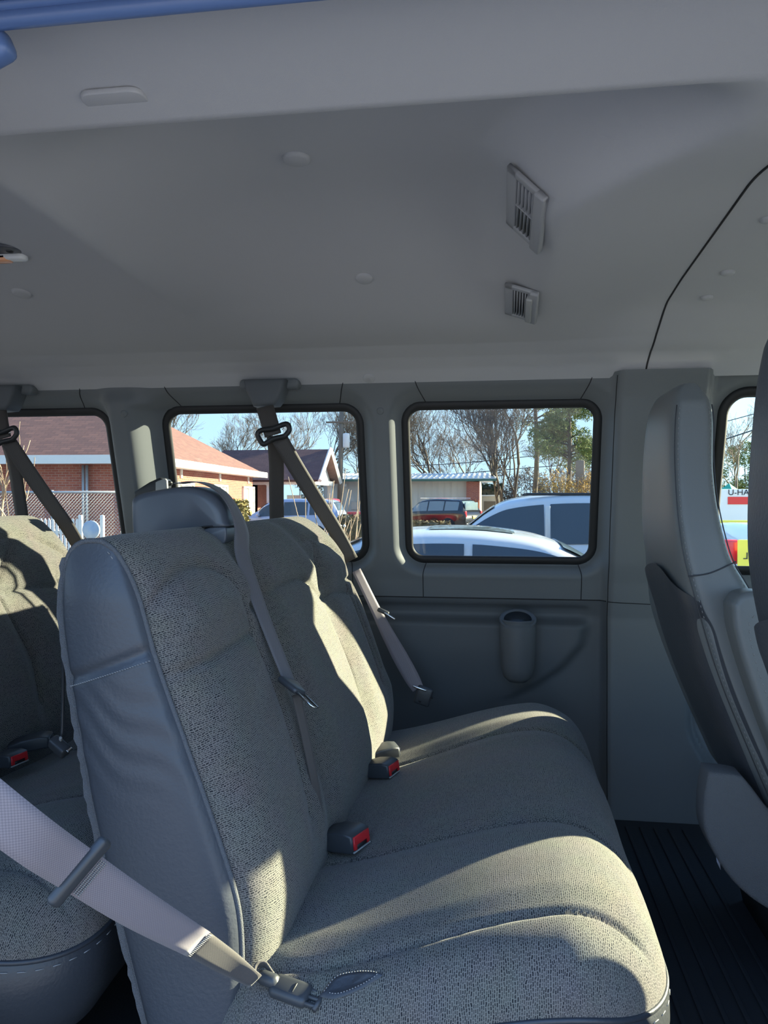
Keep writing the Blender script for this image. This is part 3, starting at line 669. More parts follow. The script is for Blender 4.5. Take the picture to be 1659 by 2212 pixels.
# leather-lined slot in the bench cushion that the anchor comes out of
lens = [(688, 2158), (720, 2120), (765, 2108), (800, 2106), (826, 2112), (800, 2132), (760, 2152), (720, 2164)]
LP = np.array([cush_hit(u, v) for u, v in lens]); LP = catmull(np.vstack([LP, LP[:1]]), 6)[:-1]
def lensmesh(P, dz, sc, dip=.0, up=.0):
    c = P.mean(0); rows = []
    for k, (s_, h) in enumerate(((1.0*sc, 0), (.86*sc, .004), (.66*sc, .004-dip*.4), (.35*sc, -dip*.8+up), (.02, -dip+up))):
        q = c+(P-c)*s_; q[:, 2] += dz+h; rows.append(q)
    return grid(np.array(rows).transpose(1, 0, 2), closed_u=True)
bs = add('belt_slot', lensmesh(LP, .004, 1.0, .004, .004), 'vinyl_dark', bench); 
rg = resample((LP-LP.mean(0))*.84+LP.mean(0)+np.array([0, 0, .0088]), 160); tag(add('stitching', join(*[tube([rg[i], rg[i+2]], .0008, 4) for i in range(0, 156, 4)]), 'thread', bs), kind='stuff')

# --- belt guide tower on the bench back, and the middle shoulder belt running over it
def tower():
    t = thing('belt_guide', 'smooth blue-grey plastic belt guide rising behind the bench back', 'belt guide', (-.64, 1.62, 1.70))
    yc = 1.62; zo = .0; xo = -.03
    side = [(-.745, 1.66), (-.752, 1.78), (-.744, 1.806), (-.715, 1.816), (-.650, 1.826), (-.612, 1.826), (-.572, 1.812), (-.545, 1.785), (-.533, 1.752), (-.530, 1.741), (-.60, 1.735), (-.66, 1.70), (-.68, 1.66)]
    P = resample(catmull(side+[side[0]], 6), 90)[:-1]+np.array([xo, zo]); c = P.mean(0); rows = []
    for y, s_ in ((-.062, .80), (-.060, .90), (-.052, .965), (-.035, 1.0), (.035, 1.0), (.052, .965), (.060, .90), (.062, .80)):
        q = c+(P-c)*s_; rows.append(np.stack([q[:, 0], 0*q[:, 0]+yc+y, q[:, 1]], 1))
    V, Fc = grid(np.array(rows).transpose(1, 0, 2), closed_u=True); n = len(P); Fc.append([i*8 for i in range(n)][::-1]); Fc.append([i*8+7 for i in range(n)])
    add('shell', (V, Fc), 'plastic_blue', t)
    lo = [(-.70, 1.66), (-.63, 1.705), (-.585, 1.736), (-.545, 1.741), (-.535, 1.735), (-.538, 1.708), (-.56, 1.697), (-.60, 1.66)]
    add('lower_shell', prism([tuple(p+np.array([xo, zo])) for p in catmull(lo+[lo[0]], 5)[:-1]], yc-.056, yc+.056, 'y', bev=.012, seg=3), 'plastic_blue', t)
    add('gap_line', tube(catmull([(-.66+xo, yc-.058, 1.706), (-.60+xo, yc-.0615, 1.737), (-.56+xo, yc-.060, 1.743), (-.533+xo, yc-.03, 1.743), (-.530+xo, yc, 1.743)], 6), .0016, 6), 'seam_dark', t)
    return t
tower()
def front_pt(u, v, off=.012):
    return atpl(u, v, (PF_P[0]+off, 0, PF_P[2]), PF_N)
t = thing('shoulder_belt', 'thin grey shoulder belt running over the belt guide down the bench back', 'seat belt', (-.45, 1.65, 1.05))
P = [(-.690, 1.61, 1.834), (-.640, 1.605, 1.837), (-.592, 1.60, 1.818), (-.558, 1.59, 1.782), (-.535, 1.575, 1.735), at(524, 1200, 1.545), at(554, 1290, 1.51), at(580, 1360, 1.49), at(612, 1440, 1.475), at(630, 1485, 1.47)]
add('strap', ribbon(P, [(0.1, 1, .0)]*4+[(.35, 1, .0)]+[(.6, .8, .1)]*5, [.046]*4+[.042, .034, .030, .028, .027, .025], n=8), 'belt_grey', t)
P2 = pts3([(640, 1500, 1.475), (658, 1580, 1.475), (678, 1680, 1.475), (688, 1740, 1.48), (695, 1795, 1.485)])
add('lap_strap', ribbon(P2, [(.75, .62, .2)]*5, [.020, .018, .017, .016, .014], n=8), 'belt_dark', t)
a, b = at(622, 1472, 1.455), at(664, 1512, 1.41); d = b-a; X = d/np.linalg.norm(d); Zv = np.array([1, -.5, .3]); Zv -= X*np.dot(Zv, X); Zv /= np.linalg.norm(Zv); R = np.stack([X, np.cross(Zv, X), Zv], 1)
add('tongue_grip', box(.050, .056, .014, a+d*.30, bev=.006, seg=3, rot=R, taper=(.55, .9)), 'plastic_charcoal', t)
tg = [a+d*q+np.cross(Zv, X)*w_ for q, w_ in ((.62, -.011), (1.35, -.010), (1.42, 0), (1.35, .010), (.62, .011))]
add('tongue', tube(tg, .0022, 6), 'chrome', t)

# --- retractor, guide ring and two straps at the far side (one set per row)
def far_belt(label, dx, row):
    t = thing('wall_belt', label, 'seat belt', (-.78+dx, 2.46, 1.60), None); o = np.array([dx, 0, 0])
    Yh = 2.43
    hp = at(580, 850, Yh)+o
    hs = [(hp[0]-.072, 2.185), (hp[0]-.066, 2.15), (hp[0]-.048, 2.115), (hp[0]-.040, 2.098), (hp[0]+.032, 2.102), (hp[0]+.046, 2.12), (hp[0]+.060, 2.155), (hp[0]+.066, 2.185)]
    add('housing', prism(hs, 2.385, 2.47, 'y', bev=.012, seg=3), 'trim_dark', t)
    add('base_plate', prism(rrect(hp[0]-.10, hp[0]+.10, 2.160, 2.192, .014, 5), 2.43, 2.475, 'y', bev=.006), 'trim_grey', t)
    A = np.array([at(572, 878, 2.40), at(580, 905, 2.385), at(590, 940, 2.375)])+o
    add('upper_strap', ribbon(A, (1, 0.1, -.12), [.056, .056, .054], t=.004, n=6), 'belt_dark', t)
    c = at(590, 935, 2.37)+o
    ring = [c+np.array([x, -.004, z]) for x, z in ((-.044, -.020), (-.050, -.004), (-.038, .008), (.0, .013), (.036, .026), (.050, .024), (.054, .008), (.044, -.006), (.036, -.012), (.0, -.020), (-.030, -.036))]
    add('guide_ring', tube(catmull(ring+[ring[0]], 5)[:-1], .0085, 8, closed=True), 'plastic_black', t)
    for q in (-.034, .036): add('glint', tube([c+np.array([q-.004, -.013, .26*q]), c+np.array([q+.004, -.013, .26*q+.003])], .0018, 6), 'chrome', t)
    B = np.array([at(592, 942, 2.40), at(597, 1000, 2.45), at(597, 1060, 2.49), at(598, 1130, 2.53), at(598, 1180, 2.555)])+o
    add('back_strap', ribbon(B, (1, 0, 0), [.050]*5, n=6), 'belt_dark', t)
    Cc = np.array([at(604, 948, 2.372), at(640, 1010, 2.40), at(680, 1075, 2.43), at(722, 1142, 2.46), at(760, 1210, 2.475)])+o
    add('front_strap', ribbon(Cc, (1, .25, .42), [.052, .052, .050, .048, .044], n=6), 'belt_dark', t)
    return t
far_belt('brown-grey belt hanging from header in front of the middle window, beside the sunlit post', 0, 0)
far_belt('brown-grey belt hanging from header in front of the rearmost window, over the chain-link fence', -.936, 1)
# far lap belt down to its floor anchor beside the cushion
t = thing('lap_anchor_belt', 'mauve lap belt clipped to a dark anchor between bench and wall', 'seat belt', (-.25, 2.47, 1.15))
P = pts3([(770, 1232, 2.46), (812, 1318, 2.465), (838, 1370, 2.475), (865, 1420, 2.475), (890, 1465, 2.47), (903, 1488, 2.465)])
add('strap', ribbon(P, [(.8, .5, .3)]*2+[(1, .1, .32)]*4, [.030, .034, .042, .050, .048, .038], n=8), 'belt_light', t)
R = np.array(Matrix.Rotation(math.radians(18), 3, 'Y'))
add('anchor_case', box(.052, .022, .060, at(915, 1503, 2.462), bev=.007, seg=3, rot=R), 'plastic_charcoal', t)
add('clasp', box(.046, .006, .006, at(906, 1487, 2.447), bev=.002, rot=R), 'chrome', t)
for du in (-10, 16): add('rivet', lathe([(.0, .002), (.003, .002), (.004, 0), (.004, -.003)], 12, at(917+du, 1512-du*.3, 2.45), (0, -1, 0)), 'plastic_black', t)
add('tongue_grip', box(.040, .016, .014, at(828, 1321, 2.44), bev=.005, rot=(0, .4, 0)), 'plastic_charcoal', t)
add('tongue', box(.040, .014, .004, at(842, 1330, 2.425), bev=.0015, rot=(0, .55, 0)), 'chrome', t)

# --- buckles
def buckle(label, u, v, Y, yaw, red=True, tilt=-.12, L=.078, W_=.062, H=.034, roll=0, dx=0.):
    c = at(u, v, Y) if dx else cush_hit(u, v+12)+np.array([0, 0, H/2+.006]); t = thing('belt_buckle', label, 'buckle', tuple(c-np.array([0, 0, H/2])), 'buckles lying on the benches')
    R = np.array(Matrix.Rotation(yaw, 3, 'Z') @ Matrix.Rotation(tilt, 3, 'Y') @ Matrix.Rotation(roll, 3, 'X'))
    bd = prism([(-L/2, -H*.30), (-L/2, H*.22), (-L*.1, H*.46), (L*.28, H*.50), (L/2, H*.36), (L/2, -H*.46), (-L*.1, -H*.5)], -W_/2, W_/2, 'y', bev=.005, seg=3)
    add('case', ((np.array(bd[0])@R.T)+c, bd[1]), 'plastic_charcoal', t)
    def loc(p): return c+R@np.array(p)
    if red:
        pg = [(-W_*.40, H*.30), (W_*.40, H*.30), (W_*.42, -H*.30), (W_*.28, -H*.34), (W_*.27, -H*.12), (-W_*.27, -H*.12), (-W_*.28, -H*.34), (-W_*.42, -H*.30)]
        g = prism(pg, L/2-.004, L/2+.0035, 'x', bev=.0012); add('release_button', ((np.array(g[0])@R.T)+c, g[1]), 'red_button', t)
        g = box(.004, W_*.54, H*.22, (L/2-.001, 0, -H*.24)); add('slot', ((np.array(g[0])@R.T)+c, g[1]), 'plastic_black', t)
        g = box(.004, W_*.9, .003, (L/2+.001, 0, -H*.40), bev=.001); add('slot_lip', ((np.array(g[0])@R.T)+c, g[1]), 'plastic_grey', t)
    else:
        g = box(.003, W_*.8, H*.6, (L/2+.001, 0, 0), bev=.001); add('end_plate', ((np.array(g[0])@R.T)+c, g[1]), 'plastic_blue', t)
    add('stalk', ribbon([loc((-L/2-.05, 0, -.012)), loc((-L/2-.02, 0, -.006)), loc((-L/2+.01, 0, -.002))], R@np.array([0, 1, 0]), .034, .005), 'belt_dark', t)
    return t
buckle('buckle with red release button at the foot of the thin shoulder belt', 738, 1823, 1.535, math.radians(-22), L=.094, W_=.070, H=.042)
buckle('buckle with red release button lying against the dark buckle on the bench', 818, 1667, 1.86, math.radians(-18), L=.086, W_=.066, H=.040)
buckle('dark buckle with plain end lying behind the red-buttoned one on the bench', 824, 1630, 1.97, math.radians(22), red=False, L=.09)
buckle('buckle with red release button on the bench of the row behind', 10, 1638, 1.74, math.radians(-10), L=.09, dx=-.93)
buckle('dark buckle with plain end on the bench of the row behind', 66, 1603, 1.85, math.radians(22), red=False, L=.10, dx=-.93)
# hanging buckle on its cable behind the bench back
t = thing('hanging_buckle', 'small charcoal buckle hanging on a cable behind the bench back', 'buckle', tuple(at(128, 1625, 1.40)))
add('cable', tube(catmull(pts3([(146, 1345, 1.30), (139, 1372, 1.34), (137, 1440, 1.38), (136, 1520, 1.40), (134, 1594, 1.40)]), 6), .0032, 8), 'plastic_charcoal', t)
R = np.array(Matrix.Rotation(math.radians(-12), 3, 'Z') @ Matrix.Rotation(math.radians(32), 3, 'Y') @ Matrix.Rotation(math.radians(25), 3, 'X'))
add('case', box(.042, .022, .026, at(128, 1613, 1.40), bev=.005, seg=3, rot=R), 'plastic_charcoal', t)
add('tongue', box(.006, .012, .004, at(150, 1620, 1.395), bev=.001, rot=R), 'chrome', t)
add('clip', box(.006, .004, .010, at(131, 1596, 1.385), bev=.001, rot=R), 'plastic_grey', t)

# --- latch of the pop-out middle window
t = thing('window_latch', 'black window latch with pale textured face at the sunlit post', 'latch', tuple(at(330, 1060, 2.5)))
lp = [tuple(at(u, v, 2.50)[[0, 2]]) for u, v in ((298, 1062), (330, 1042), (352, 1032), (362, 1036), (364, 1052), (356, 1068), (330, 1078), (298, 1082))]
add('arm', prism(lp, 2.47, 2.53, 'y', bev=.006), 'plastic_black', t)
fp = [tuple(at(u, v, 2.468)[[0, 2]]) for u, v in ((337, 1042), (342, 1039), (358, 1034), (362, 1038), (363, 1060), (356, 1066), (340, 1068), (337, 1064))]
add('face', prism(fp, 2.462, 2.474, 'y', bev=.003), 'plastic_grey', t)
add('knob', lathe([(.0, .009), (.006, .008), (.009, .003), (.009, -.006), (.005, -.01)], 16, at(367, 1044, 2.49), (.8, -.6, 0)), 'plastic_black', t)

# ================================================================== CEILING FITTINGS
def vent(label, corners, nslat, nrow, tab):
    """frame set on the slope of the duct; corners px: rear-near, rear-far, front-far, front-near"""
    C = np.array([ceil_hit(u, v) for u, v in corners]); c = C.mean(0); n = np.cross(C[2]-C[0], C[3]-C[1]); n *= -np.sign(n[2])/np.linalg.norm(n); c = c+n*.012
    ey = ((C[1]-C[0])+(C[2]-C[3])); ey -= n*np.dot(ey, n); ly = np.linalg.norm(ey)/2; ey /= np.linalg.norm(ey); ex = np.cross(ey, n); 
    if np.dot(ex, C[3]-C[0]) < 0: ex = -ex
    lx = np.linalg.norm((C[3]-C[0]+C[2]-C[1])/2)
    t = thing('air_vent', label, 'air vent', tuple(c)); R = np.stack([ex, ey, n], 1)
    def bx_(sx, sy, sz, p, bev=.001, m='vent_grey', nm='frame'):
        return add(nm, box(sx, sy, sz, c+R@np.array(p), bev=bev, rot=R), m, t)
    b = .26*lx
    g = [box(b, ly, .010, c+R@np.array((-lx/2+b/2, 0, .002)), bev=.003, rot=R), box(b, ly, .016, c+R@np.array((lx/2-b/2, 0, .004)), bev=.004, rot=R),
         box(lx, b*.7, .010, c+R@np.array((0, -ly/2+b*.35, .002)), bev=.003, rot=R), box(lx, b*.7, .010, c+R@np.array((0, ly/2-b*.35, .002)), bev=.003, rot=R)]
    add('frame', join(*g), 'vent_grey', t)
    iw, ih = lx-2*b, ly-1.4*b
    bx_(iw+.004, ih+.004, .004, (0, 0, -.006), m='seam_dark', nm='dark_backing')  # dark plate stands in for the shade behind the slats
    for k in range(nslat):
        x = -iw/2+iw*(k+.5)/nslat; add('slat', box(.0028, ih, .010, c+R@np.array((x, 0, .001)), rot=R), 'vent_grey', t)
    for k in range(1, nrow):
        bx_(iw, .004, .008, (0, -ih/2+ih*k/nrow, .003), nm='cross_bar')
    if tab: bx_(.016, ih*.95, .016, (iw/2+.002, .005, .010), bev=.004, m='plastic_grey', nm='thumb_tab')
    return t
vent('large pale grey air vent with slats on the ceiling duct', [(1112, 352), (1108, 482), (1178, 524), (1193, 408)], 5, 2, False)
vent('small pale grey air vent with a thumb tab on the ceiling duct', [(1103, 588), (1103, 662), (1154, 688), (1160, 634)], 6, 1, True)
def pin(u, v, r, label, grp='round trim pins in the headliner'):
    p = ceil_hit(u, v); n = ceil_n(p[0], p[1])
    o = lathe([(.0, .008), (r*.75, .0075), (r*.93, .005), (r, .001), (r*1.0, -.004), (r*.6, -.006)], 28, p, tuple(n))
    single('trim_pin', o, 'headliner', label, 'trim pin', grp, base=tuple(p))
pin(640, 342, .028, 'large round headliner pin in the ceiling recess')
pin(787, 600, .022, 'round headliner pin near the small air vent')
pin(47, 632, .026, 'round headliner pin below the dome light')
pin(1572, 587, .017, 'round pale pin between two others ahead of the dark seam', 'pins ahead of the seam')
pin(1527, 641, .016, 'half-sunk round pale pin ahead of the seam, nearest the window post', 'pins ahead of the seam')
pin(1659, 472, .016, 'round pale pin ahead of the seam, farthest from the window post', 'pins ahead of the seam')
p = ceil_hit(797, 817); single('trim_plug', lathe([(.0, .003), (.018, .003), (.022, 0), (.02, -.003)], 24, p, tuple(ceil_n(p[0], p[1]))), 'headliner', 'small oval plug in the headliner edge above the windows', 'plug', base=tuple(p))
p = ceil_hit(250, 213); n = ceil_n(p[0], p[1])
hk = prism(rrect(-.046, .046, -.024, .024, .018, 6), -.003, .005, 'z', bev=.002); single('hook_cover', (np.array(hk[0])@np.diag([1, 1, -1])+p, [f[::-1] for f in hk[1]]), 'headliner', 'long rounded cover plate in the headliner beside the doorway', 'cover plate', base=tuple(p))
# dome light at the left edge
p = ceil_hit(8, 540); n = ceil_n(p[0], p[1]); t = thing('dome_light', 'dome light with amber and clear lens in the headliner', 'light', tuple(p))
dl = prism(rrect(-.10, .055, -.045, .045, .04, 8), -.004, .008, 'z', bev=.003); add('bezel', (np.array(dl[0])@np.diag([1, 1, -1])+p, [f[::-1] for f in dl[1]]), 'plastic_blue', t)
ln = prism(rrect(-.03, .046, .004, .034, .014, 8), .004, .020, 'z', bev=.005); add('clear_lens', (np.array(ln[0])@np.diag([1, 1, -1])+p, [f[::-1] for f in ln[1]]), 'lens_clear', t)
ln = prism(rrect(-.085, .008, .004, .034, .012, 8), .006, .022, 'z', bev=.005); add('amber_lens', (np.array(ln[0])@np.diag([1, 1, -1])+p, [f[::-1] for f in ln[1]]), 'lens_amber', t)
for dx, dy in ((-.02, -.018), (.022, -.012)): add('switch', lathe([(.0, -.012), (.008, -.011), (.010, -.008), (.010, 0)], 16, p+np.array([dx, dy, 0])), 'plastic_black', t)
# door latch block on the header
p = at(2, 112, .83); single('latch_block', box(.06, .03, .035, p+np.array([-.016, 0, 0]), bev=.010, seg=3, rot=(0, -.4, 0)), 'door_flare_blue', 'small blue latch block under the doorway header', 'latch')

# ================================================================== OUTSIDE: vehicles
def make_car(name, label, cat, loc, yaw, L, Wd, prof, belt, zb, paint, wheels, wr_, wins, glassm='car_glass', frontglass=None, rearglass=None, extras=None, roofin=.74, group=None, sunroof=None):
    """prof: [(x, z)] top outline nose(+x) .. tail(-x); belt: [(x, z)]; wins: [(x0, x1)] side panes; front/rear glass: (x0, x1)"""
    t = thing(name, label, cat, loc, group); R = np.array(Matrix.Rotation(yaw, 3, 'Z')); o = np.array(loc, float)
    def put(nm, V, Fc, m, par=None, smooth=True): return mesh(nm, (np.asarray(V, float)@R.T)+o, Fc, m, par or t, smooth=smooth)
    pr = np.array(sorted(prof)); bl = np.array(sorted(belt)); hw = Wd/2
    pc = catmull(pr, 6); 
    xs = np.linspace(-L/2, L/2, 90); topz = np.interp(xs, pc[:, 0], pc[:, 1]); bz = np.interp(xs, bl[:, 0], bl[:, 1])
    taper = 1-.10*np.clip((np.abs(xs)-L*.33)/(L*.17), 0, 1)**2
    def section(x, tz, b, tp):
        w = hw*tp; gh = max(tz-b, 0.0); k = min(1, gh/.25)
        side = w*(1-(1-roofin)*k)
        P = [(w*.86, zb), (w*.97, zb+.05), (w, zb+.22), (w, b-.22), (w*.985, b-.06), (w*.955, min(b, tz))]
        for q in (.25, .5, .75, .92): P.append((w*.955+(side-w*.955)*q, min(b, tz)+gh*q*.96))
        P += [(side*.93, tz-.012*k-.004), (side*.75, tz+.005), (side*.4, tz+.016), (0, tz+.02)]
        return P
    half = [section(x, tz, b, tp) for x, tz, b, tp in zip(xs, topz, bz, taper)]
    rows = []
    for x, h in zip(xs, half): rows.append([(x, -y, z) for y, z in h]+[(x, y, z) for y, z in h[:-1][::-1]])
    P = np.array(rows); V, Fc = grid(P, flip=True); m = P.shape[1]; Fc.append(list(range(m))[::-1]); Fc.append([(len(xs)-1)*m+j for j in range(m)])
    body = put('body', V, Fc, paint)
    def side_pt(x, q, s, off=.012):
        tz, b, tp = np.interp(x, xs, topz), np.interp(x, xs, bz), np.interp(x, xs, taper); w = hw*tp; gh = max(tz-b, 0); side = w*(1-(1-roofin)*min(1, gh/.25))
        return (x, s*(w*.955+(side-w*.955)*q+off), b+gh*q*.96)
    for x0, x1 in wins:
        xw = np.linspace(x0, x1, 24)
        for s in (-1, 1):
            P = np.array([[side_pt(x, q, s) for q in np.linspace(.05, .86, 6)] for x in xw]); ok = P[:, -1, 2]-P[:, 0, 2]
            P2 = P.copy(); P2[:, :, 1] -= s*.02
            V, Fc = grid(P, flip=s < 0); put('side_window', V, Fc, glassm)
    for rng_, nm in ((frontglass, 'windshield'), (rearglass, 'rear_window')):
        if rng_:
            xw = np.linspace(*rng_, 14); q = np.linspace(-1, 1, 15)
            P = np.array([[(x, hw*roofin*.90*np.interp(x, xs, taper)*y*(1+.12*np.clip((np.interp(x, xs, topz).min()*0+1)-1, 0, 1)), float(np.interp(x, xs, topz)+.020-.02*abs(y)**2)+.012) for y in q] for x in xw])
            V, Fc = grid(P, flip=True); put(nm, V, Fc, 'car_glass_light' if nm == 'windshield' else glassm)
    if sunroof:
        xw = np.linspace(*sunroof, 10); q = np.linspace(-1, 1, 11); P = np.array([[(x, .44*y, float(np.interp(x, xs, topz)+.020-.012*abs(y)**2)+.006) for y in q] for x in xw]); V, Fc = grid(P, flip=True); put('sunroof', V, Fc, 'car_glass_light')
    for wx in wheels:
        for s in (-1, 1):
            y = s*(hw-.10); w = lathe([(.0, -.09), (wr_*.62, -.09), (wr_*.9, -.085), (wr_, -.06), (wr_, .06), (wr_*.9, .085), (wr_*.62, .09), (.0, .09)], 28, (wx, y, wr_), (0, 1, 0)); wh = put('wheel', *w, 'tyre')
            rm = lathe([(.0, -.02), (wr_*.25, -.02), (wr_*.6, 0), (wr_*.62, .012), (wr_*.55, .012), (.0, .02)], 24, (wx, y+s*.09, wr_), (0, s, 0)); put('rim', *rm, 'rim', wh)
            ar = lathe([(.0, 0), (wr_*1.14, 0), (wr_*1.14, .008), (.0, .008)], 28, (wx, s*(hw+.001)-(.008 if s > 0 else 0), wr_*1.05), (0, 1, 0)); put('arch_shade_disc', *ar, 'tyre', body)  # flat black disc painted as the shaded hollow round the wheel
    for nm, g, m_, bv in (extras or []):
        put(nm, *box(*g[:3], g[3:6], bev=bv), m_)
    return t
CARS = dict(
 sedan=dict(L=4.7, Wd=1.82, prof=[(2.35, .62), (2.25, .78), (1.7, .93), (1.05, 1.0), (.35, 1.36), (-.1, 1.455), (-.6, 1.47), (-1.05, 1.42), (-1.55, 1.22), (-1.9, 1.08), (-2.3, 1.02), (-2.35, .7)],
   belt=[(2.35, .66), (1.2, .96), (0, 1.0), (-1.6, 1.04), (-2.35, 1.0)], zb=.20, wheels=(1.42, -1.38), wr_=.32, wins=((-.28, .62), (-1.35, -.34)), frontglass=(.36, .98), rearglass=(-1.68, -1.12)),
 suv=dict(L=4.9, Wd=1.95, prof=[(2.45, .7), (2.35, 1.0), (1.7, 1.12), (1.15, 1.17), (.55, 1.60), (.2, 1.74), (-.5, 1.80), (-1.5, 1.77), (-2.05, 1.70), (-2.3, 1.2), (-2.42, 1.1), (-2.45, .7)],
   belt=[(2.45, .8), (1.3, 1.1), (0, 1.14), (-2.3, 1.20), (-2.45, 1.1)], zb=.26, wheels=(1.5, -1.45), wr_=.38, wins=((-.12, .78), (-1.12, -.20), (-2.0, -1.20)), frontglass=(.50, 1.10), rearglass=(-2.24, -2.08)))
def car(kind, name, label, cat, loc, yaw, paint, sc=1, **k):
    d = {**CARS[kind], **k}; return make_car(name, label, cat, loc, yaw, paint=paint, **d)
# pale silver wagon right beside the van, nose towards the van's front
def px(u, Y): return float(at(u, 1078, Y)[0])
c1 = car('sedan', 'white_sedan', 'white low car with sunroof parked right beside the van windows', 'car', (.12, 6.2, .09), 0, 'car_white',
         sunroof=(-.62, .02), extras=[('door_mirror', (.12, .16, .11, .62, -.98, 1.05), 'car_white', .03)])
c2 = car('suv', 'white_suv', 'white sport utility car with dark side glass and roof rails', 'car', (px(1088, 9.7)+.38, 10.6, .06), math.pi, 'car_white',
         extras=[('roof_rail', (2.1, .04, .035, -.95, .66, 1.80), 'plastic_black', .012), ('roof_rail', (2.1, .04, .035, -.95, -.66, 1.80), 'plastic_black', .012), ('window_post', (.06, .02, .50, -.16, .90, 1.40), 'car_white', .005), ('roof_bag', (.5, .7, .12, -1.3, 0, 1.85), 'plastic_charcoal', .04)])
c3 = car('suv', 'black_suv', 'black sport utility car parked before the tan metal building', 'car', (px(938, 41), 41, 0), math.radians(180-28), 'car_black', wins=((-.12, .78), (-1.12, -.20), (-2.0, -1.20)),
         extras=[('tail_lamp', (.06, .16, .34, -2.40, .80, 1.02), 'lamp_red', .02), ('tail_lamp', (.06, .16, .34, -2.40, -.80, 1.02), 'lamp_red', .02), ('number_plate', (.02, .34, .17, -2.46, 0, .86), 'plate_yellow', .004), ('bumper', (.12, 1.7, .16, -2.42, 0, .50), 'plastic_charcoal', .04),
                 ('roof_rail', (2.2, .05, .04, -.7, .72, 1.84), 'chrome', .012), ('roof_rail', (2.2, .05, .04, -.7, -.72, 1.84), 'chrome', .012), ('tailgate_glass', (.05, 1.3, .42, -2.27, 0, 1.42), 'car_glass_light', .02)], glassm='car_glass_light')
c4 = car('suv', 'blue_grey_car', 'blue-grey car parked beyond the dry stems and hedge', 'car', (px(615, 29), 29, 0), math.pi, 'car_blue', glassm='car_glass',
         extras=[('door_mirror', (.12, .16, .11, .75, 1.03, 1.2), 'car_blue', .03)])
# red pickup
c5 = make_car('red_pickup', 'dark red pickup truck before the grey metal wall', 'truck', (px(695, 37)+.3, 37, 0), math.pi, 5.6, 1.95,
   [(2.8, .8), (2.7, 1.05), (1.5, 1.12), (1.15, 1.2), (.6, 1.7), (.2, 1.78), (-.5, 1.76), (-.62, 1.2), (-.7, 1.15), (-2.7, 1.16), (-2.8, .8)], [(2.8, .9), (1.2, 1.1), (-.7, 1.15), (-2.8, 1.12)], .35, 'car_red', (1.7, -1.7), .40, ((-.45, .80),), frontglass=(.62, 1.12))

# ================================================================== OUTSIDE: buildings
def quad_uv(P):
    """planar polygon -> uv in metres (first edge = u)"""
    P = np.asarray(P, float); u = P[1]-P[0]; u /= np.linalg.norm(u); n = np.cross(u, P[-1]-P[0]); n /= np.linalg.norm(n); v = np.cross(n, u)
    return [(float(np.dot(p-P[0], u)), float(np.dot(p-P[0], v))) for p in P]
def thickpoly(P, th):
    """polygon with thickness th along its back side"""
    P = np.asarray(P, float); n = np.cross(P[1]-P[0], P[-1]-P[0]); n /= np.linalg.norm(n); B = P-n*th; k = len(P)
    return np.vstack([P, B]), [list(range(k)), list(range(k, 2*k))[::-1]]+[[i, i+k, (i+1) % k+k, (i+1) % k] for i in range(k)], quad_uv(P)+quad_uv(P)
def bwin(parent, p0, along, w, h, z0, nrm, curtain=True, cols=2, rows_=2):
    """window in a wall: p0 = left bottom corner on the wall, along/nrm unit vectors"""
    a = np.array([*along, 0.]); n = np.array([*nrm, 0.]); c = np.array([*p0, 0.])+a*w/2; R = np.stack([a, n, [0, 0, 1]], 1)
    fr = [box(w, .10, .09, c+n*.04+(0, 0, z0+h-.045), rot=R), box(w+.1, .14, .08, c+n*.05+(0, 0, z0+.03), rot=R)]
    for q in np.linspace(-w/2+.045, w/2-.045, cols+1): fr.append(box(.09 if abs(q) > w/2-.1 else .07, .10, h, c+a*q+n*.04+(0, 0, z0+h/2), rot=R))
    for k in range(1, rows_): fr.append(box(w, .07, .05, c+n*.035+(0, 0, z0+h*k/rows_), rot=R))
    f = mesh('window', *join(*fr), 'white_paint', parent, smooth=False)
    mesh('pane', *box(w-.08, .02, h-.06, c+n*.008+(0, 0, z0+h/2), rot=R), 'curtain' if curtain else 'window_glass', f, smooth=False)
    mesh('keystone', *box(.16, .06, .42, c+n*.03+(0, 0, z0+h+.36), rot=R, bev=.01), 'white_paint', f, smooth=False)
YC = 22.; XC = px(292, YC); EZ = 3.02                      # outer corner of the brick building
th4 = math.radians(4); al = np.array([-math.sin(th4), math.cos(th4)]); ac = np.array([math.cos(th4), math.sin(th4)])   # along the sunny wall / along the shaded wall (towards +X)
LB, WB = 14.6, 20.
bb = thing('brick_building', 'long red brick building with brown shingle hip roof and white eaves', 'building', (XC, YC, 0))
def W2(a, b, z): p = np.array([XC, YC])+al*a+ac*b; return (p[0], p[1], z)
th_ = .3
add('wall', thickpoly([W2(0, 0, 0), W2(LB, 0, 0), W2(LB, 0, EZ), W2(0, 0, EZ)], th_), 'brick_red', bb, smooth=False)
add('wall', thickpoly([W2(0, -WB, 0), W2(0, 0, 0), W2(0, 0, EZ), W2(0, -WB, EZ)], th_), 'brick_red', bb, smooth=False)
add('wall', thickpoly([W2(LB, 0, 0), W2(LB, -WB, 0), W2(LB, -WB, EZ), W2(LB, 0, EZ)], th_), 'brick_red', bb, smooth=False)
ov = .55; hr = LB/2+ov; rz = EZ+hr*.58
A_, B_, C_, D_ = W2(-ov, ov, EZ), W2(LB+ov, ov, EZ), W2(LB+ov, -WB, EZ), W2(-ov, -WB, EZ)
R1, R2 = W2(LB/2, ov-hr, rz), W2(LB/2, -WB, rz)
for P in ([A_, B_, R1], [D_, A_, R1, R2], [B_, C_, R2, R1]): add('roof', thickpoly(P, .08), 'shingle', bb, smooth=False)
add('eave', box(.14, LB+2*ov, .26, W2(LB/2, ov, EZ-.04), rot=(0, 0, th4)), 'white_paint', bb, smooth=False)
